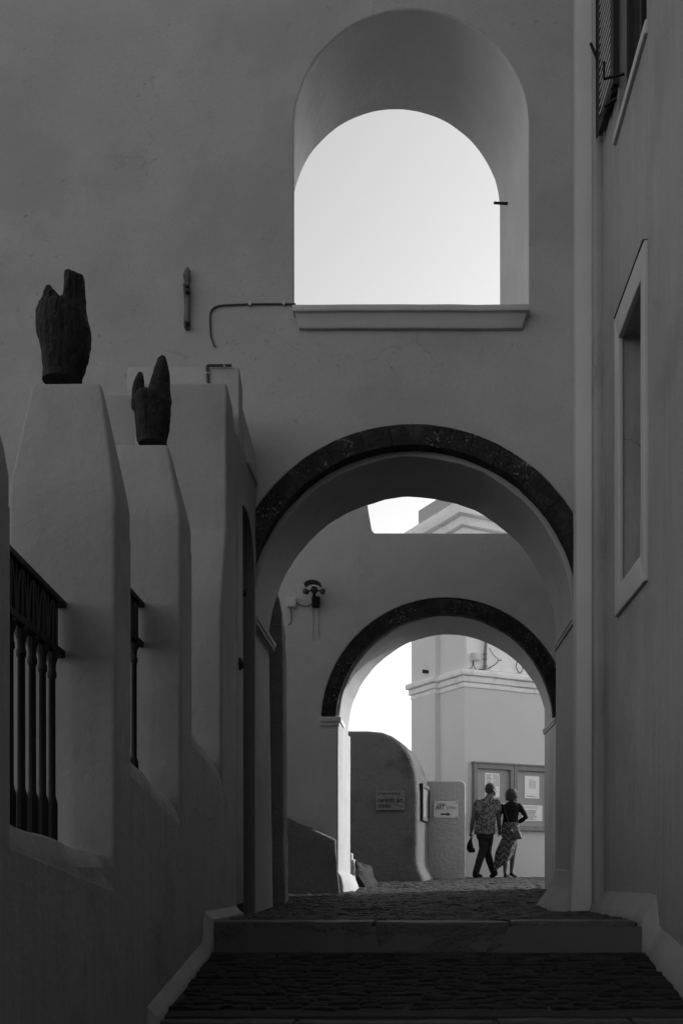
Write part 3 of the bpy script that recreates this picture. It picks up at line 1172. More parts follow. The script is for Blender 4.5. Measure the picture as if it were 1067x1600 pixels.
# ------------------------------------------------------------------ sculptures on the piers
def sculpture(label, D, rings_px, prongs, vox=0.012, seed=0.0, ridges=()):
    bm = bmesh.new()
    rings = []
    for xl, xr, y in rings_px:
        a, b = at(xl, y, D), at(xr, y, D)
        cx, rx = (a.x + b.x) / 2, (b.x - a.x) / 2
        rings.append([(cx + rx * cos(t) * (1 + .04 * cos(4 * t)), D + rx * .82 * sin(t), a.z) for t in [2 * pi * i / 20 for i in range(20)]])
    loft(bm, rings)
    for pr in prongs:
        tube(bm, [at(x, y, D + dy) for x, y, dy, r in pr], [r for x, y, dy, r in pr], 12, 0.8)
    o = resurf('carved_body', bm, vox, M['sculpt'], None, 1, 0.4, 0.009, 9)
    for v in o.data.vertices:
        c = v.co
        g = noise.noise(Vector((c.x * 17, c.y * 17, c.z * 2.2 + seed)))
        g2 = noise.noise(Vector((c.x * 40, c.y * 40, c.z * 6)))
        n_ = v.normal
        v.co = c - n_ * (0.020 * max(0.0, 0.35 - abs(g) * 2.2) + 0.006 * abs(g2))
    o.data.set_sharp_from_angle(angle=R(28))
    root = empty('carved_finial', label, 'sculpture', 'dark carved finials on the piers')
    o.parent = root
    a, b = at(rings_px[0][0] + 1, rings_px[0][2], D), at(rings_px[0][1] - 1, rings_px[0][2], D)
    bm = bmesh.new()
    cx, rx = (a.x + b.x) / 2, (b.x - a.x) / 2
    lathe(bm, cx, D, [(rx * 1.0, a.z - .01), (rx * .98, a.z + .022)], 20)
    obj('base_ring', bm, M['sculpt'], root)
    return root


s1 = 1.0 / (F / 4.96)
sculpture('larger dark carved finial with two split prongs, on the nearest full pier', 5.03,
          [(67, 129, 594), (66, 134, 575), (64.5, 138, 560), (63, 141, 540), (60, 141, 520), (58.5, 139, 503), (59, 137, 490), (62, 133, 480), (70, 124, 474)],
          [[(72, 505, -.02, .042), (70, 480, -.02, .038), (69, 468, -.02, .022)],
           [(84, 495, 0, .062), (81, 472, 0, .052), (78, 458, 0, .034), (75, 446, 0, .016), (74, 442, 0, .008)],
           [(116, 500, .0, .072), (116.5, 470, .0, .062), (116, 445, .0, .054), (115.5, 430, 0, .050)],
           [(107, 470, -.03, .030), (107, 432, -.03, .028), (107.5, 422, -.03, .020)],
           [(126, 480, .02, .026), (127, 440, .02, .022), (126, 429, .02, .016)]], 0.010)
sculpture('smaller dark carved finial with one tall leaf-like prong, on the lower pier behind', 6.43,
          [(216, 262, 692), (214, 265, 678), (212, 267, 660), (209, 268, 640), (206, 267.5, 628), (207, 265, 620), (214, 258, 614)],
          [[(218, 640, 0, .055), (216.5, 612, 0, .046), (218, 596, 0, .036), (220, 585, 0, .024), (221, 580, 0, .012)],
           [(248, 640, 0, .084), (249, 612, 0, .074), (250.5, 592, 0, .060), (253, 574, 0, .044), (254.5, 560, 0, .028), (255, 556, 0, .016)]], 0.011)

# ------------------------------------------------------------------ between the arches
bt = empty('buttress', 'dark rough buttress with a rounded top standing in the courtyard left of the passage', 'wall')
bm = bmesh.new()
pts = [(-2.2, -0.6), (-1.30, -0.6), (-1.31, -0.3), (-1.325, 0.4), (-1.33, 2.3), (-1.345, 2.6), (-1.38, 2.8), (-1.45, 2.92), (-1.55, 2.96), (-1.75, 2.9), (-2.2, 2.7)]
loft(bm, [[(x, 10.5, z) for x, z in pts], [(x - .055, 11.2, z) for x, z in pts], [(x - .15, 12.0, z - .1) for x, z in pts]])
soften(bm, 0.03, 2, 3, 0.015, 4)
obj('body', bm, M['rough'], bt)

lw = empty('low_mound_wall', 'low dark sloping mass of rendered masonry at the left foot of the smaller arch', 'wall')
bm = bmesh.new()
hexa(bm, [(-1.7, 12.75, -0.5), (-0.90, 12.85, -0.5), (-0.97, 13.25, -0.5), (-1.7, 13.25, -0.5),
          (-1.7, 12.98, 0.66), (-0.985, 13.06, 0.36), (-0.988, 13.23, 0.37), (-1.7, 13.23, 0.67)])
soften(bm, 0.018, 2, 5, 0.018, 4)
obj('body', bm, M['rough'], lw)

# twin floodlight with its boxes
fl = empty('floodlight', 'black twin-headed floodlight on a small box above the smaller arch', 'lamp')
DB = B0
s = F / DB
bm = bmesh.new()
p = at(494, 942, DB)
box(bm, p.x - .05, p.x + .05, DB - .09, DB + .005, p.z - .065, p.z + .065)
soften(bm, .008, 2, 0, 0)
obj('mount_box', bm, M['iron'], fl)
bm = bmesh.new()
tube(bm, [at(491, 934, DB - .07), at(491, 926, DB - .12)], .02, 8)
obj('stem', bm, M['iron'], fl)
bm = bmesh.new()      # hood
rings = []
for y in (-.16, -.06, .02):
    rr = []
    for i in range(13):
        t = pi * (0.12 + 0.76 * i / 12)
        rr.append((at(491, 922, DB).x + .115 * cos(t), DB - .12 + y, at(491, 924, DB).z + .075 * sin(t)))
    for i in range(12, -1, -1):
        t = pi * (0.12 + 0.76 * i / 12)
        rr.append((at(491, 922, DB).x + .095 * cos(t), DB - .12 + y, at(491, 924, DB).z + .06 * sin(t)))
    rings.append(rr)
loft(bm, rings)
obj('hood', bm, M['cable'], fl)
bm = bmesh.new()
ball(bm, at(491, 922, DB - .14), .05, .07, .045, 10)
obj('sensor', bm, M['lens'], fl)
for x, dx in ((479, -1), (503.5, 1)):
    bm = bmesh.new()
    c = at(x, 924.5, DB - .16)
    tube(bm, [c + Vector((0, .08, 0)), c + Vector((0, 0, 0)), c + Vector((dx * .01, -.06, -.01))], [.018, .032, .036], 12)
    tube(bm, [c, at(491, 921, DB - .1)], .01, 6)
    hd = obj('lamp_head', bm, M['iron'], fl)
    bm = bmesh.new()
    ball(bm, c + Vector((dx * .01, -.06, -.01)), .030, .012, .030, 10)
    obj('lens', bm, M['lens'], hd)
for dx_ in (-.035, .04):
    bm = bmesh.new()
    p = at(494, 950, DB)
    n_ = 14
    rows = []
    for i in range(n_ + 1):
        t = i / n_
        w = .010 * (1 - .55 * t) * (1 + .5 * noise.noise(Vector((t * 6, dx_ * 50, 0))))
        xx = p.x + dx_ + .006 * noise.noise(Vector((t * 4, dx_ * 90, 3)))
        rows.append((bm.verts.new((xx - w, DB - .0035, p.z - .0 - t * .42)), bm.verts.new((xx + w, DB - .0035, p.z - t * .42))))
    for r0, r1 in zip(rows[:-1], rows[1:]):
        bm.faces.new((r0[0], r0[1], r1[1], r1[0]))
    obj('rust_streak', bm, M['streak'], wallB)
jb = empty('junction_box', 'pale square junction box on the wall left of the twin floodlight', 'box')
p = at(456.5, 942.5, DB)
bm = bmesh.new()
box(bm, p.x - .062, p.x + .055, DB - .06, DB + .005, p.z - .06, p.z + .06)
soften(bm, .006, 2, 0, 0)
obj('box_body', bm, M['box'], jb)
bm = bmesh.new()
box(bm, p.x - .052, p.x + .045, DB - .066, DB - .058, p.z - .05, p.z + .05)
soften(bm, .003, 1, 0, 0)
obj('cover', bm, M['box'], jb)
fc = empty('lamp_cable', 'thin cable drooping between the junction box and the floodlight', 'cable')
bm = bmesh.new()
tube(bm, rounded(px_path([(464, 942), (472, 947), (482, 947), (489, 943)], DB - .02), 5, .4), .006, 6)
obj('cable_run', bm, M['cable'], fc)
bm = bmesh.new()
tube(bm, rounded(px_path([(454, 950), (455.5, 962), (455, 974), (450, 976)], DB - .02), 5, .4), .006, 6)
obj('cable_tail', bm, M['cable'], fc)

# ------------------------------------------------------------------ beyond the second arch
rk = empty('rubble_wall', 'low ragged dark stone wall with whitewash streaks beside the foot of the smaller arch', 'wall')
bm = bmesh.new()
hexa(bm, [(-1.25, 14.5, -0.5), (-0.60, 14.6, -0.5), (-0.42, 15.9, -0.5), (-1.25, 15.9, -0.5),
          (-1.25, 14.6, 0.30), (-0.82, 14.7, 0.10), (-0.62, 15.8, -0.02), (-1.25, 15.8, 0.22)])
soften(bm, 0.02, 1, 9, 0.0, 4)
for v in bm.verts:
    v.co += noise.noise_vector(v.co * 3.5) * .07 + noise.noise_vector(v.co * 9) * .05
obj('body', bm, M['rock'], rk, 20)
for (x, y0, y1, w) in ((548, 1332, 1372, 3), (552, 1342, 1376, 2)):
    bm = bmesh.new()
    a, b = at(x, y0, 14.52), at(x + 1, y1, 14.50)
    loft(bm, [[(c.x - w / 190, c.y - .03, c.z), (c.x + w / 190, c.y - .03, c.z), (c.x + w / 190, c.y + .3, c.z), (c.x - w / 190, c.y + .3, c.z)] for c in (b, (a + b) / 2, a)])
    soften(bm, .01, 1, 3, .03, 6)
    obj('whitewash_drip', bm, M['white'], rk)

gw = empty('curved_wall', 'dark pebble-rendered wall with a rounded shoulder, carrying the patterned ceramic sign', 'wall')
bm = bmesh.new()
DG = 17.0
sg = F / DG
top = [(430, 1136), (500, 1139), (545, 1141), (575, 1141), (597, 1143), (612, 1149), (625, 1158), (634, 1169), (641, 1182), (647, 1197), (650, 1212), (652, 1240),
       (652, 1300), (652, 1345), (655, 1358), (661, 1370), (664, 1385)]
pts = [at(x, y, DG) for x, y in top] + [at(430, 1385, DG)]


def gring(D, t):
    out = []
    for q in pts:
        f = 1.0 if q.x > -0.3 else 0.0
        out.append((q.x + (0.215 * t) * f, D, q.z))
    return out


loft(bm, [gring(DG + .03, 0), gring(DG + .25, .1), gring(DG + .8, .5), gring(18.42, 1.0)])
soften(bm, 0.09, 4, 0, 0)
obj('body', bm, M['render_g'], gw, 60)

hw_ = empty('end_wall', 'pale pebble-rendered wall end carrying the arrow sign, beside the corner of the far building', 'wall')
bm = bmesh.new()
DH = 18.40
a = [(.20, -.3), (.945, -.3), (.945, 1.48), (.92, 1.53), (.86, 1.555), (.20, 1.555)]
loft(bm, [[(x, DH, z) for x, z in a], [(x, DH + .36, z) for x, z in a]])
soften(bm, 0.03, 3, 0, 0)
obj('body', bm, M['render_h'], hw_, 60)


# ------------------------------------------------------------------ text
def text_mesh(body, size, shear=0.0, bold=0.0):
    cu = bpy.data.curves.new('txt', 'FONT')
    cu.body = body
    cu.size = size
    cu.shear = shear
    cu.offset = bold
    cu.extrude = 0.0008
    cu.resolution_u = 3
    o = bpy.data.objects.new('txt', cu)
    C.objects.link(o)
    me = evaluated(o)
    bpy.data.objects.remove(o)
    bpy.data.curves.remove(cu)
    return me


def lettering(body, size, origin, parent, m, ux=Vector((1, 0, 0)), width=None, shear=0.0, bold=0.0, name='lettering'):
    me = text_mesh(body, size, shear, bold)
    xs = [v.co.x for v in me.vertices]
    w = max(xs) - min(xs)
    fx = (width / w) if width else 1.0
    x0 = min(xs)
    nrm = ux.cross(Vector((0, 0, 1)))
    for v in me.vertices:
        c = v.co.copy()
        v.co = Vector(origin) + ux * (c.x - x0) * fx + Vector((0, 0, 1)) * c.y + nrm * c.z
    o = obj(name, me, m, parent)
    return o


# ceramic sign on the curved wall
sgn = empty('ceramic_sign', 'grey patterned stone sign lettered ceramic art studio on the dark curved wall', 'sign')
a, b = at(587.5, 1235.5, DG), at(632, 1266, DG)
bm = bmesh.new()
box(bm, a.x, b.x, DG - .02, DG + .03, b.z, a.z)
soften(bm, .005, 1, 0, 0)
obj('board', bm, M['sign_dark'], sgn)
bm = bmesh.new()
rnd = random.Random(4)
W_, H_ = b.x - a.x, a.z - b.z
net = [((0, .78), (.2, .9)), ((.2, .9), (.15, 1)), ((.2, .9), (.36, .6)), ((.2, .9), (.03, .7)), ((.36, .6), (.55, .62)), ((.55, .62), (.6, .88)), ((.6, .88), (.48, 1)),
       ((.6, .88), (.78, .7)), ((.78, .7), (.86, 1)), ((.78, .7), (.83, .5)), ((.83, .5), (.98, .42)), ((.55, .62), (.5, .35)), ((.5, .35), (.7, .3)), ((.7, .3), (.83, .5)),
       ((.7, .3), (.62, .05)), ((.7, .3), (.86, .18)), ((.86, .18), (1, .2)), ((.36, .6), (.2, .4)), ((.2, .4), (0, .45)), ((.2, .4), (.26, .2)), ((.26, .2), (.5, .35)), ((.26, .2), (.2, 0)), ((.42, .2), (.42, 0))]
for (u0, v0), (u1, v1) in net:
    tube(bm, [(a.x + u0 * W_, DG - .021, b.z + v0 * H_), (a.x + u1 * W_, DG - .021, b.z + v1 * H_)], .004, 5)
obj('crackle_lines', bm, M['crackle'], sgn)
lettering('ceramic art', .10, (a.x + .025, DG - .024, b.z + H_ * .42), sgn, M['ink_dark'], width=W_ * .90, bold=.003)
lettering('studio', .10, (a.x + .03, DG - .024, b.z + H_ * .14), sgn, M['ink_dark'], width=W_ * .46, bold=.003)
bm = bmesh.new()
x = a.x + .03
while x < b.x - .09:
    w = rnd.uniform(.012, .04)
    box(bm, x, x + w, DG - .0235, DG - .019, b.z + H_ * .82, b.z + H_ * (.82 + rnd.uniform(.05, .09)))
    x += w + .012
obj('small_print', bm, M['ink_dark'], sgn)['kind'] = 'stuff'

# framed notice on the return of the curved wall
fr = empty('framed_notice', 'narrow dark framed notice on the side face between the two sign walls', 'sign')


def gside(D, z):
    t = (D - DG) / 1.42
    return Vector((0.074 + 0.215 * t * 1.0, D, z))


f0, f1 = 17.42, 18.28
zf0, zf1 = 0.80, 1.43


def ontoside(u, v, out):
    p = gside(f0 + (f1 - f0) * u, zf0 + (zf1 - zf0) * v)
    return p + Vector((.985, -.15, 0)) * out


for (u0, u1, v0, v1) in ((0, .1, 0, 1), (.9, 1, 0, 1), (.1, .9, 0, .1), (.1, .9, .9, 1)):
    bm = bmesh.new()
    q = [(u0, v0), (u1, v0), (u1, v1), (u0, v1)]
    hexa(bm, [ontoside(u, v, -.02) for u, v in q] + [ontoside(u, v, .035) for u, v in q])
    obj('frame_bar', bm, M['ink_dark'], fr)
bm = bmesh.new()
q = [(.08, .08), (.92, .08), (.92, .92), (.08, .92)]
hexa(bm, [ontoside(u, v, -.02) for u, v in q] + [ontoside(u, v, .015) for u, v in q])
obj('panel', bm, M['panel_dark'], fr)

# arrow sign
ar = empty('arrow_sign', 'pale board lettered ART with a black arrow pointing right, on the pale wall end', 'sign')
a, b = at(677, 1252, DH), at(715, 1278, DH)
W_, H_ = b.x - a.x, a.z - b.z
bm = bmesh.new()
box(bm, a.x, b.x, DH - .014, DH + .005, b.z, a.z)
soften(bm, .003, 1, 0, 0)
obj('board', bm, M['sign_grey'], ar)
lettering('ART', .115, (a.x + W_ * .07, DH - .016, b.z + H_ * .50), ar, M['ink_dark'], width=W_ * .40, shear=.25, bold=.002)
lettering('100m', .075, (a.x + W_ * .60, DH - .016, b.z + H_ * .53), ar, M['ink'], width=W_ * .33)
bm = bmesh.new()
box(bm, a.x + W_ * .555, a.x + W_ * .57, DH - .0165, DH - .013, b.z + H_ * .46, b.z + H_ * .68)
obj('divider', bm, M['ink'], ar)
bm = bmesh.new()
rnd = random.Random(9)
x = a.x + W_ * .16
while x < a.x + W_ * .46:
    w = rnd.uniform(.010, .02)
    box(bm, x, x + w, DH - .0165, DH - .013, b.z + H_ * .79, b.z + H_ * .86)
    x += w + .007
obj('small_print', bm, M['ink'], ar)['kind'] = 'stuff'
bm = bmesh.new()
y0 = DH - .0165
ax0, ax1, ax2 = a.x + W_ * .29, a.x + W_ * .56, a.x + W_ * .71
zc = b.z + H_ * .22
for prf in ([(ax0, zc - .013), (ax1 + .005, zc - .013), (ax1 + .005, zc + .013), (ax0, zc + .013)],):
    hexa(bm, [(x, y0, z) for x, z in prf] + [(x, y0 + .003, z) for x, z in prf])
loft(bm, [[(ax1, y0 - .0003, zc - .034), (ax2, y0 - .0003, zc), (ax1, y0 - .0003, zc + .034)], [(ax1, y0 + .003, zc - .034), (ax2, y0 + .003, zc), (ax1, y0 + .003, zc + .034)]])
obj('arrow', bm, M['ink_dark'], ar)
for u, v in ((.04, .93), (.95, .9), (.05, .06), (.95, .05)):
    bm = bmesh.new()
    ball(bm, (a.x + W_ * u, DH - .015, b.z + H_ * v), .012, .006, .008, 6)
    obj('screw', bm, M['ink_dark'], ar)

# ------------------------------------------------------------------ far building
far = empty('far_building', 'pale plaster building with white cornices seen through the smaller arch', 'building')
K0 = Vector((1.0, 20.0, 0))
dl = Vector((-0.48, 0.877, 0)).normalized()
dr_ = Vector((0.877, 0.48, 0)).normalized()
nl, nr = -dr_, -dl
LW, RW = 1.94, 8.5


def fp(l, r, z):                     # l along the left face, r along the right one
    q = K0 + dl * l + dr_ * r
    return (q.x, q.y, z)


def fbox(bm, l0, l1, r0, r1, z0, z1):
    q = [(l0, r0), (l1, r0), (l1, r1), (l0, r1)]
    return hexa(bm, [fp(l, r, z0) for l, r in q] + [fp(l, r, z1) for l, r in q])


bm = bmesh.new()
fbox(bm, 0, LW, 0, RW, -0.5, 7.2)
soften(bm, .012, 2, 0, 0)
obj('wall', bm, M['far_wall'], far)
bm = bmesh.new()
fbox(bm, 0.945, LW + .001, -0.12, 0.05, -0.5, 6.3)
soften(bm, .012, 2, 0, 0)
obj('pilaster', bm, M['far_wall'], far)
bm = bmesh.new()
fbox(bm, -0.006, 0.1, 0.05, RW - .1, 3.9, 6.4)
obj('upper_wall', bm, M['far_white'], far)


def cornice(steps, name, brk=True):
    for (z0, z1, ov) in steps:
        bm = bmesh.new()
        fbox(bm, -ov, LW + ov * .6, -ov, RW, z0, z1)
        soften(bm, min(.02, (z1 - z0) * .25), 2, 0, 0)
        es = [e for e in bm.edges if e.calc_length() > 1]
        bmesh.ops.subdivide_edges(bm, edges=es, cuts=24)
        for v in bm.verts:
            v.co += noise.noise_vector(v.co * 3) * .006
        obj(name, bm, M['far_white'], far)
        if not brk:
            continue
        bm = bmesh.new()                # the cornice breaks forward round the pilaster
        fbox(bm, 0.945 - ov * .9, LW + ov * .6 + .004, -0.10 - ov, 0.0, z0 + .002, z1 - .002)
        soften(bm, min(.02, (z1 - z0) * .25), 2, 0, 0)
        obj(name, bm, M['far_white'], far)


cornice([(3.52, 3.62, .03), (3.622, 3.74, .07), (3.742, 3.86, .13)], 'cornice_band')
cornice([(6.10, 6.28, .04), (6.45, 6.62, .07), (6.622, 6.80, .17), (6.802, 7.05, .29)], 'top_cornice', False)
bm = bmesh.new()
fbox(bm, -.05, LW - .1, .0, RW, 7.06, 7.52)
obj('roof_parapet', bm, M['far_grey'], far)


def on_left(x, y):                   # photo pixel projected on the left face (pilaster plane)
    d = (x - VX) / F
    # K0 + dl*t + nl*.1 ; x/y = d
    base = K0 + nl * .10
    t = (base.x - d * base.y) / (d * dl.y - dl.x)
    q = base + dl * t
    return Vector((q.x, q.y, (VY - y) / F * q.y))


def on_right(x, y, out=0.0):
    d = (x - VX) / F
    base = K0 + nr * out
    t = (base.x - d * base.y) / (d * dr_.y - dr_.x)
    q = base + dr_ * t
    return Vector((q.x, q.y, (VY - y) / F * q.y))


cm = empty('small_camera', 'small black security camera on the pilaster of the far building', 'camera')
c = on_left(668, 1050) + nl * .05
bm = bmesh.new()
tube(bm, [c - nl * .06, c + nl * .02], .02, 8)
tube(bm, [c + Vector((-.06, 0, .01)), c + Vector((.05, -.02, -.005))], [.04, .035], 10)
ball(bm, c + Vector((.05, -.02, -.005)), .045, .04, .04, 10)
obj('camera_body', bm, M['ink_dark'], cm)

eb = empty('electric_box', 'pale electric box with two short cables above the white cornice', 'box')
bm = bmesh.new()
p = on_right(741, 1027, .0)
q = [(-.085, -.075), (.085, -.075), (.085, .075), (-.085, .075)]
hexa(bm, [p + dr_ * u + Vector((0, 0, v)) for u, v in q] + [p + nr * .09 + dr_ * u + Vector((0, 0, v)) for u, v in q])
soften(bm, .01, 2, 0, 0)
obj('box_body', bm, M['box'], eb)
bm = bmesh.new()
tube(bm, rounded([on_right(*q_, .04) for q_ in ((738, 1033), (738.5, 1040), (734, 1046))], 5, .4), .008, 6)
tube(bm, rounded([on_right(*q_, .04) for q_ in ((739, 1033), (740, 1041), (744, 1047))], 5, .4), .008, 6)
obj('cable_tail', bm, M['cable'], eb)
dp = empty('rusty_pipe', 'rusty upright pipe with loose wire standing on the white cornice', 'pipe')
bm = bmesh.new()
tube(bm, [on_right(757, 1047, .06), on_right(758, 1015, .06), on_right(760, 985, .06)], .03, 8)
obj('pipe', bm, M['pipe'], dp)
for y in (1022, 1030, 1041):
    bm = bmesh.new()
    tube(bm, [on_right(757.5, y, .06) - Vector((0, 0, .015)), on_right(757.5, y, .06) + Vector((0, 0, .015))], .042, 8)
    obj('collar', bm, M['pipe'], dp)
bm = bmesh.new()
tube(bm, rounded([on_right(*q_, .05) for q_ in ((748, 1046), (760, 1046), (774, 1038), (779, 1031), (783, 1032))], 5, .4), .009, 6)
tube(bm, rounded([on_right(*q_, .05) for q_ in ((764, 1012), (769, 1022), (779, 1031))], 5, .4), .006, 6)
obj('loose_wire', bm, M['cable'], dp)
lp = empty('wire_loop', 'dangling loop of black wire above the cornice near the arch edge', 'cable')
bm = bmesh.new()
tube(bm, rounded([on_right(*q_, .05) for q_ in ((809, 1030), (805, 1042), (811, 1053), (817, 1047), (815, 1040))], 5, .4), .009, 6)
obj('wire', bm, M['cable'], lp)

# notice board
nb = empty('notice_board', 'wooden two-panel notice board on the far building behind the couple', 'notice board')


def rb_pt(r, z, out):
    q = K0 + dr_ * r + nr * out
    return Vector((q.x, q.y, z))


def rbox(bm, r0, r1, z0, z1, o0, o1):
    q = [(r0, z0), (r1, z0), (r1, z1), (r0, z1)]
    hexa(bm, [rb_pt(r, z, o0) for r, z in q] + [rb_pt(r, z, o1) for r, z in q])


pL = on_right(741, 1192, .1)
pM = on_right(803, 1195, .1)
rL = (pL - K0).dot(dr_)
rM = (pM - K0).dot(dr_)
zT, zBt = pL.z, on_right(815, 1298, .1).z
wP = rM - rL
for i in range(2):
    r0 = rL + i * (wP + .004)
    r1 = r0 + wP
    cs = bpy.data.objects.new('case', None)
    C.objects.link(cs)
    cs.parent = nb
    for (a0, a1, z0, z1) in ((r0, r0 + .085, zBt, zT), (r1 - .085, r1, zBt, zT), (r0 + .085, r1 - .085, zT - .10, zT), (r0 + .085, r1 - .085, zBt, zBt + .10)):
        bm = bmesh.new()
        rbox(bm, a0, a1, z0, z1, -.01, .10)
        soften(bm, .006, 1, 0, 0)
        obj('frame', bm, M['wood'], cs)
    bm = bmesh.new()
    rbox(bm, r0 + .07, r1 - .07, zBt + .08, zT - .08, -.01, .045)
    obj('panel', bm, M['cork'], cs)
bm = bmesh.new()
rbox(bm, rL - .02, rM + wP + .03, zT + .001, zT + .03, -.01, .12)
obj('cover_strip', bm, M['wood'], nb)


def paper(label, x0, y0, x1, y1, cols, block, seed):
    a, b = on_right(x0, y0, .05), on_right(x1, y1, .05)
    ra, rbb = (a - K0).dot(dr_), (b - K0).dot(dr_)
    za, zb = b.z, a.z
    root = empty('paper_notice', label, 'notice', 'papers pinned on the notice board')
    bm = bmesh.new()
    rbox(bm, ra, rbb, za, zb, .046, .050)
    obj('sheet', bm, M['paper'], root)
    rnd = random.Random(seed)
    W, H = rbb - ra, zb - za
    bm = bmesh.new()
    for (u0, u1, v0, v1, n) in cols:
        for i in range(n):
            v = v1 - (v1 - v0) * (i + .5) / n
            h = (v1 - v0) / n * .22
            e = u1 - rnd.random() ** 3 * (u1 - u0) * .5
            rbox(bm, ra + W * u0, ra + W * e, za + H * (v - h), za + H * (v + h), .049, .0512)
    obj('print_lines', bm, M['ink'], root)['kind'] = 'stuff'
    if block:
        u0, u1, v0, v1 = block
        bm = bmesh.new()
        rbox(bm, ra + W * u0, ra + W * u1, za + H * v0, za + H * v1, .049, .0515)
        obj('picture_block', bm, M['sign_grey'], root)
    return root


paper('white sheet printed in two columns, pinned behind the head of the man', 757.5, 1207.5, 780, 1246, [(.08, .46, .1, .95, 16), (.54, .94, .45, .95, 14)], (.55, .95, .50, .90), 1)
paper('white poster with a small dark picture, pinned high on the right panel', 819.5, 1212, 842, 1248, [(.28, .75, .80, .84, 1), (.12, .88, .06, .12, 2)], (.28, .76, .44, .78), 2)
paper('white printed table pinned low on the right panel beside the woman', 815, 1257.5, 847, 1283, [(.05, .72, .06, .70, 9)], (.05, .76, .76, .96), 3)
paper('small pale sheet pinned low on the left panel between the couple', 780, 1255, 789, 1270, [(.1, .9, .1, .9, 6)], None, 4)


# ------------------------------------------------------------------ people
def hand(bm, w, d, side, r=1.0, curl=0.35, inward=Vector((0, -1, 0))):
    """palm, four unequal bent fingers and a thumb; w wrist, d direction"""
    d = d.normalized()
    s = d.cross(inward).normalized()
    inn = s.cross(d).normalized() * -1
    if inn.dot(inward) < 0:
        inn = -inn
    pc = w + d * .045 * r
    tube(bm, [w, w + d * .03 * r, w + d * .085 * r], [.022 * r, .034 * r, .036 * r], 8, .55)
    for i, (u, ln) in enumerate(((-.027, .058), (-.009, .072), (.009, .076), (.027, .068))):
        b0 = w + d * .075 * r + s * u * r
        b1 = b0 + d * ln * .5 * r + inn * ln * .25 * curl * r
        b2 = b1 + d * ln * .38 * r + inn * ln * .6 * curl * r
        tube(bm, [b0, b1, b2], [.0095 * r, .009 * r, .0075 * r], 6)
    t0 = w + d * .03 * r + s * .025 * r * side
    t1 = t0 + d * .03 * r + s * .024 * r * side + inn * .01
    t2 = t1 + d * .028 * r + inn * .018
    tube(bm, [t0, t1, t2], [.013 * r, .011 * r, .009 * r], 6)


def head(bm, c, yaw, scale=1.0, tilt=0.0):
    """skull, jaw, nose, lips, ears; yaw clockwise from +Y"""
    fx = Vector((sin(yaw), cos(yaw), 0))
    rx_ = Vector((cos(yaw), -sin(yaw), 0))
    up = Vector((0, 0, 1))
    c = Vector(c)

    def q(r, f, u):
        return c + (rx_ * r + fx * f + up * u) * scale

    def ell(ce, a, b, h):
        n = 14
        rings = []
        for i in range(1, n):
            th = pi * i / n
            rings.append([ce + (rx_ * a * sin(th) * cos(2 * pi * k / n) + fx * b * sin(th) * sin(2 * pi * k / n) - up * h * cos(th)) * scale for k in range(n)])
        loft(bm, rings)
    ell(q(0, -.008, .025), .074, .094, .088)
    ell(q(0, .030, -.045), .055, .060, .068)
    tube(bm, [q(0, .082, .012), q(0, .100, -.012), q(0, .108, -.026), q(0, .088, -.034)], [.010 * scale, .013 * scale, .015 * scale, .010 * scale], 8)
    ell(q(0, .082, -.058), .024, .012, .010)
    ell(q(0, .072, -.095), .022, .020, .016)
    for sgn_ in (-1, 1):
        ell(q(sgn_ * .031, .076, .012), .014, .010, .009)
        ell(q(sgn_ * .031, .078, .028), .020, .012, .007)
        ell(q(sgn_ * .076, -.004, -.012), .010, .020, .032)
    return q, ell


def person_ring(cx, y, rx, ry, D, n=18, yaw=0.0):
    c = at(cx, y, D)
    return [(c.x + rx * cos(t) * cos(yaw) - ry * sin(t) * sin(yaw), c.y + rx * cos(t) * sin(yaw) + ry * sin(t) * cos(yaw), c.z) for t in [2 * pi * i / n for i in range(n)]]


PD = 19.0
man = empty('person', 'man seen from behind walking in a patterned short-sleeved shirt and dark jeans, holding a cap', 'person')


def mp(x, y, d=0.0):
    return at(x, y, PD) + Vector((0, d, 0))


bm = bmesh.new()
hc = mp(767.2, 1234.2)
q, ell = head(bm, hc, R(62), 1.02)
tube(bm, [mp(766.5, 1239), mp(765, 1245), mp(763, 1251)], [.062, .064, .085], 12)
loft(bm, [person_ring(763, 1249, .10, .07, PD), person_ring(761, 1253, .185, .095, PD), person_ring(760, 1262, .185, .11, PD), person_ring(758.5, 1280, .160, .10, PD),
          person_ring(757.5, 1294, .155, .105, PD), person_ring(757.5, 1303, .16, .11, PD), person_ring(757.5, 1309, .13, .10, PD)])
tube(bm, [mp(745, 1252.5), mp(742.5, 1258), mp(740.5, 1268, -.02), mp(739, 1277, -.02), mp(737, 1289, .02), mp(735.8, 1300, .05)], [.055, .056, .048, .043, .040, .028], 10)
hand(bm, mp(735.8, 1299.5, .05), Vector((-.06, .05, -1)), 1, 1.0, .7, Vector((1, .3, 0)))
tube(bm, [mp(776, 1251.5), mp(778, 1257), mp(778.5, 1266, .02), mp(778.5, 1275, .03), mp(779.3, 1286, .06), mp(780.3, 1296, .1)], [.055, .056, .048, .043, .039, .027], 10)
hand(bm, mp(780.3, 1295.5, .1), Vector((.06, .05, -1)), -1, 1.0, .6, Vector((-1, .3, 0)))
tube(bm, [mp(753, 1303, 0), mp(755, 1314, .0), mp(754.5, 1328, -.02), mp(748.5, 1346, -.05), mp(743.3, 1361, -.08)], [.095, .085, .062, .056, .042], 12)
tube(bm, [mp(763, 1303, 0), mp(762, 1316, .05), mp(761.5, 1331, .10), mp(766.3, 1348, .16), mp(771, 1361, .20)], [.090, .082, .060, .055, .042], 12)
resurf('body', bm, 0.008, M['skin'], man, 3)
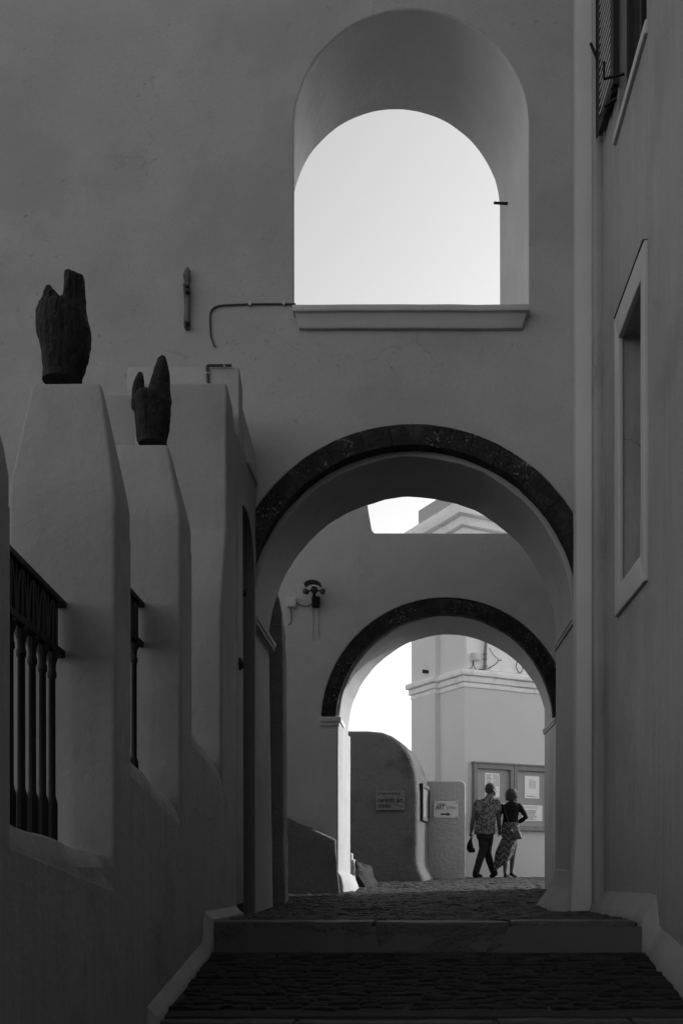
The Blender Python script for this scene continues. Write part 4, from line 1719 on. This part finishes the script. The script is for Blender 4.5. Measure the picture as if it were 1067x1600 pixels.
# hair
bm = bmesh.new()
n = 14
fx = Vector((sin(R(62)), cos(R(62)), 0))
rxv = Vector((cos(R(62)), -sin(R(62)), 0))
rings = []
for i in range(1, n):
    th = pi * i / n
    rings.append([hc + rxv * .090 * sin(th) * cos(2 * pi * k_ / n) + fx * (-.024 + .098 * sin(th) * sin(2 * pi * k_ / n)) + Vector((0, 0, .040 - .088 * cos(th))) for k_ in range(n)])
loft(bm, rings)
tube(bm, [hc - fx * .055 + Vector((0, 0, .02)), hc - fx * .058 + Vector((0, 0, -.065))], [.075, .055], 10)
resurf('hair', bm, 0.008, M['hair'], man, 2, .5, .004, 30)
# shirt
bm = bmesh.new()
loft(bm, [person_ring(764.5, 1245.5, .070, .066, PD), person_ring(763, 1248.5, .125, .085, PD), person_ring(761, 1251.5, .195, .105, PD), person_ring(760, 1257, .212, .118, PD),
          person_ring(759.3, 1266, .204, .128, PD), person_ring(758.5, 1277, .190, .122, PD), person_ring(757.5, 1289, .188, .125, PD), person_ring(757, 1299, .196, .132, PD), person_ring(756.6, 1303.5, .198, .134, PD)])
tube(bm, [mp(748, 1252), mp(743.2, 1257), mp(741.2, 1266, -.02), mp(740.2, 1272, -.02)], [.060, .062, .060, .060], 12)
tube(bm, [mp(773, 1251), mp(777.6, 1256.5), mp(778.4, 1264, .02), mp(778.6, 1270, .02)], [.060, .062, .060, .058], 12)
tube(bm, [mp(764.5, 1247.5), mp(765.6, 1242.0)], [.088, .076], 14)
resurf('shirt', bm, 0.009, M['shirt'], man, 3, .5, .007, 9)
# jeans
bm = bmesh.new()
loft(bm, [person_ring(757.5, 1295, .155, .11, PD), person_ring(757.5, 1302, .165, .118, PD), person_ring(757.5, 1309, .16, .118, PD), person_ring(757.8, 1313, .13, .10, PD)])
tube(bm, [mp(752.6, 1303, 0), mp(755, 1314, .0), mp(754.3, 1328, -.02), mp(748.2, 1346, -.05), mp(743.2, 1362, -.08), mp(742.4, 1366, -.08)], [.105, .100, .078, .070, .062, .066], 14)
tube(bm, [mp(763, 1303, 0), mp(762, 1316, .05), mp(761.6, 1331, .10), mp(766.3, 1348, .16), mp(770.5, 1360, .20), mp(771.5, 1363, .2)], [.100, .095, .076, .068, .060, .064], 14)
resurf('jeans', bm, 0.009, M['denim'], man, 3, .5, .006, 12)


def shoe(name, heel, toe, h, w, parent, m, toe_h=None):
    heel, toe = Vector(heel), Vector(toe)
    d = toe - heel
    bm = bmesh.new()
    tube(bm, [heel - d * .03, heel + d * .1, heel + d * .4, heel + d * .75, heel + d * .97, toe], [h * .5, h * .62, h * .62, h * .55, h * .42, h * .2], 12, w / h)
    tube(bm, [heel + d * .16 + Vector((0, 0, h * .1)), heel + d * .14 + Vector((0, 0, h * .9))], [h * .52, h * .48], 10)
    o = resurf(name, bm, .008, m, parent, 2)
    return o


zf = zg(PD)
shoe('shoe', (mp(740, 1368, -.08)[0], PD - .10, zf + .050), (mp(752, 1371, 0)[0], PD + .06, zf + .032), .075, .085, man, M['black_cloth'])
shoe('shoe', (mp(775.5, 1364, 0)[0], PD + .14, zf + .095), (mp(768.5, 1371, 0)[0], PD + .33, zf + .028), .075, .085, man, M['black_cloth'])

cap = empty('cap', 'dark cap hanging from the left hand of the man', 'cap')
bm = bmesh.new()
rings = []
for i in range(10):
    t = i / 9
    y = 1308 + 23 * t
    xl = 735 - 6.5 * sin(min(1, t * 1.25) * pi / 2) + (3.5 * max(0, t - .75) / .25 if t > .75 else 0)
    xr = 736.5 + 5.0 * t
    a, b = mp(xl, y + 1.0 * t, .06), mp(xr, y + 1.5 * t, .06)
    cx, rx = (a.x + b.x) / 2, (b.x - a.x) / 2
    rings.append([(cx + rx * cos(u), PD + .06 + min(.06, rx * .8) * sin(u), a.z) for u in [2 * pi * k_ / 14 for k_ in range(14)]])
loft(bm, rings)
resurf('crown', bm, .007, M['black_cloth'], cap, 2, .5, .004, 20)
bm = bmesh.new()
hexa(bm, [mp(736, 1329, .0), mp(742, 1331.5, .0), mp(742, 1331.5, .13), mp(736, 1329, .13), mp(735.8, 1328, .0), mp(741.4, 1325, .0), mp(741.4, 1325, .13), mp(735.8, 1328, .13)])
soften(bm, .006, 2, 0, 0)
obj('brim', bm, M['black_cloth'], cap)

WD = 19.05
woman = empty('person', 'woman from behind in black top and long zigzag skirt, bag at her hip', 'person')


def wp(x, y, d=0.0):
    return at(x, y, WD) + Vector((0, d, 0))


bm = bmesh.new()
hw2 = wp(801.2, 1243.2)
head(bm, hw2, R(70), 0.92)
tube(bm, [wp(800.7, 1248), wp(800.3, 1252), wp(799.5, 1257)], [.043, .043, .06], 12)
loft(bm, [person_ring(799.5, 1255.5, .07, .055, WD), person_ring(798.5, 1259, .140, .08, WD), person_ring(798, 1267, .140, .095, WD), person_ring(797.3, 1278, .125, .09, WD),
          person_ring(797, 1287, .130, .09, WD), person_ring(796.8, 1296, .155, .11, WD), person_ring(796, 1304, .15, .11, WD), person_ring(795, 1309, .12, .1, WD)])
tube(bm, [wp(786, 1258.5), wp(783.2, 1263), wp(780.3, 1271, 0), wp(778.8, 1278, .02), wp(780, 1289, .06), wp(781.2, 1297, .09)], [.045, .046, .040, .036, .032, .023], 10)
hand(bm, wp(781.2, 1296.5, .09), Vector((.05, .05, -1)), 1, .88, .6, Vector((1, .2, 0)))
tube(bm, [wp(809, 1257.5), wp(812, 1262), wp(817, 1270, 0), wp(821, 1276.5, .02), wp(816, 1281, .12), wp(810.5, 1284, .2)], [.045, .046, .040, .036, .032, .023], 10)
hand(bm, wp(811, 1283.8, .19), Vector((-1, .5, -.35)), -1, .88, .6, Vector((0, -1, 0)))
tube(bm, [wp(791, 1304, 0), wp(791, 1320, 0), wp(790, 1336, -.02), wp(789, 1350, -.05), wp(788, 1365, -.06)], [.085, .075, .054, .050, .032], 12)
tube(bm, [wp(801, 1304, 0), wp(802.5, 1318, .05), wp(802.3, 1332, .12), wp(800.8, 1350, .14), wp(799.6, 1363, .14)], [.085, .075, .052, .046, .030], 12)
resurf('body', bm, 0.007, M['skin'], woman, 3)
bm = bmesh.new()      # bob
rings = []
fx2 = Vector((sin(R(70)), cos(R(70)), 0))
rx2 = Vector((cos(R(70)), -sin(R(70)), 0))
for i in range(1, 16):
    th = pi * i / 16
    rings.append([hw2 + rx2 * .120 * sin(th) * cos(2 * pi * k_ / 16) + fx2 * (-.030 + .120 * sin(th) * sin(2 * pi * k_ / 16)) + Vector((0, 0, .020 - .118 * cos(th))) for k_ in range(16)])
loft(bm, rings)
tube(bm, [hw2 - fx2 * .05 + Vector((0, 0, .0)), hw2 - fx2 * .055 + Vector((0, 0, -.090))], [.108, .085], 12)
resurf('hair', bm, .008, M['hair_w'], woman, 2, .5, .006, 28)
bm = bmesh.new()      # top
loft(bm, [person_ring(800, 1252.5, .060, .055, WD), person_ring(799.3, 1255, .11, .075, WD), person_ring(798.6, 1258, .160, .092, WD), person_ring(798, 1266, .158, .108, WD),
          person_ring(797.4, 1277, .140, .104, WD), person_ring(797, 1285, .148, .108, WD), person_ring(796.9, 1289, .158, .114, WD)])
tube(bm, [wp(787, 1258), wp(783, 1262.5), wp(780, 1271, 0), wp(778.5, 1278, .02), wp(779.8, 1289, .06), wp(780.9, 1295, .085)], [.05, .055, .049, .045, .041, .035], 12)
tube(bm, [wp(808, 1257), wp(812.4, 1261.5), wp(817.4, 1270, 0), wp(821.3, 1276.5, .02), wp(816, 1281.3, .12), wp(812, 1283.5, .18)], [.05, .055, .049, .045, .041, .035], 12)
resurf('top', bm, .008, M['black_cloth'], woman, 3, .5, .005, 14)
bm = bmesh.new()      # skirt, swinging out to the left


def skring(xl, xr, y, ry, n=26, fold=0.0, ph=0.0, slant=0.0):
    a, b = wp(xl, y), wp(xr, y)
    cx, rx = (a.x + b.x) / 2, (b.x - a.x) / 2
    out = []
    for i in range(n):
        t = 2 * pi * i / n
        f = 1 + fold * cos(6 * t + ph)
        out.append((cx + rx * f * cos(t), WD + ry * f * sin(t), a.z + slant * cos(t)))
    return out


loft(bm, [skring(784.5, 810, 1285, .115), skring(783, 811, 1292, .13), skring(782.5, 811.5, 1299, .14), skring(784, 808.5, 1309, .14, fold=.02),
          skring(779.5, 805.5, 1319, .145, fold=.04), skring(774.5, 803, 1329, .15, fold=.06, slant=.02), skring(772.5, 800.5, 1339, .15, fold=.08, slant=.05), skring(772, 797.5, 1347, .145, fold=.09, slant=.08),
          skring(771.5, 795, 1353, .14, fold=.10, slant=.10)])
resurf('skirt', bm, .009, M['skirt_cloth'], woman, 1, .4, .004, 14)
zf = zg(WD)
shoe('shoe', (wp(787.5, 1368, 0)[0], WD - .10, zf + .045), (wp(796, 1371, 0)[0], WD + .08, zf + .022), .050, .07, woman, M['black_cloth'])
shoe('shoe', (wp(798.5, 1367, 0)[0], WD + .10, zf + .07), (wp(808, 1370, 0)[0], WD + .26, zf + .022), .050, .07, woman, M['black_cloth'])
hb = empty('handbag', 'small black shoulder bag hanging at the right hip of the woman', 'bag')
bm = bmesh.new()
g0 = [wp(798, 1299, -.17), wp(809.5, 1297, -.13), wp(814.5, 1311, -.11), wp(799, 1312.5, -.16)]
hexa(bm, [p_ for p_ in g0] + [p_ + Vector((.01, .07, 0)) for p_ in g0])
soften(bm, .015, 3, 2, .006, 8)
obj('bag_body', bm, M['leather'], hb)
bm = bmesh.new()
g1 = [wp(798.6, 1299.5, -.178), wp(809.6, 1297.6, -.138), wp(812, 1304, -.128), wp(799, 1306, -.174)]
hexa(bm, [p_ + Vector((0, -.004, 0)) for p_ in g1] + [p_ + Vector((0, .01, 0)) for p_ in g1])
soften(bm, .003, 1, 0, 0)
obj('flap', bm, M['leather'], hb)
bm = bmesh.new()
tube(bm, rounded([wp(799, 1300, -.16), wp(795, 1290, -.14), wp(788, 1268, -.12), wp(786.5, 1258, -.03), wp(788, 1256.5, .03)], 5, .35), .007, 6)
obj('strap', bm, M['leather'], hb)
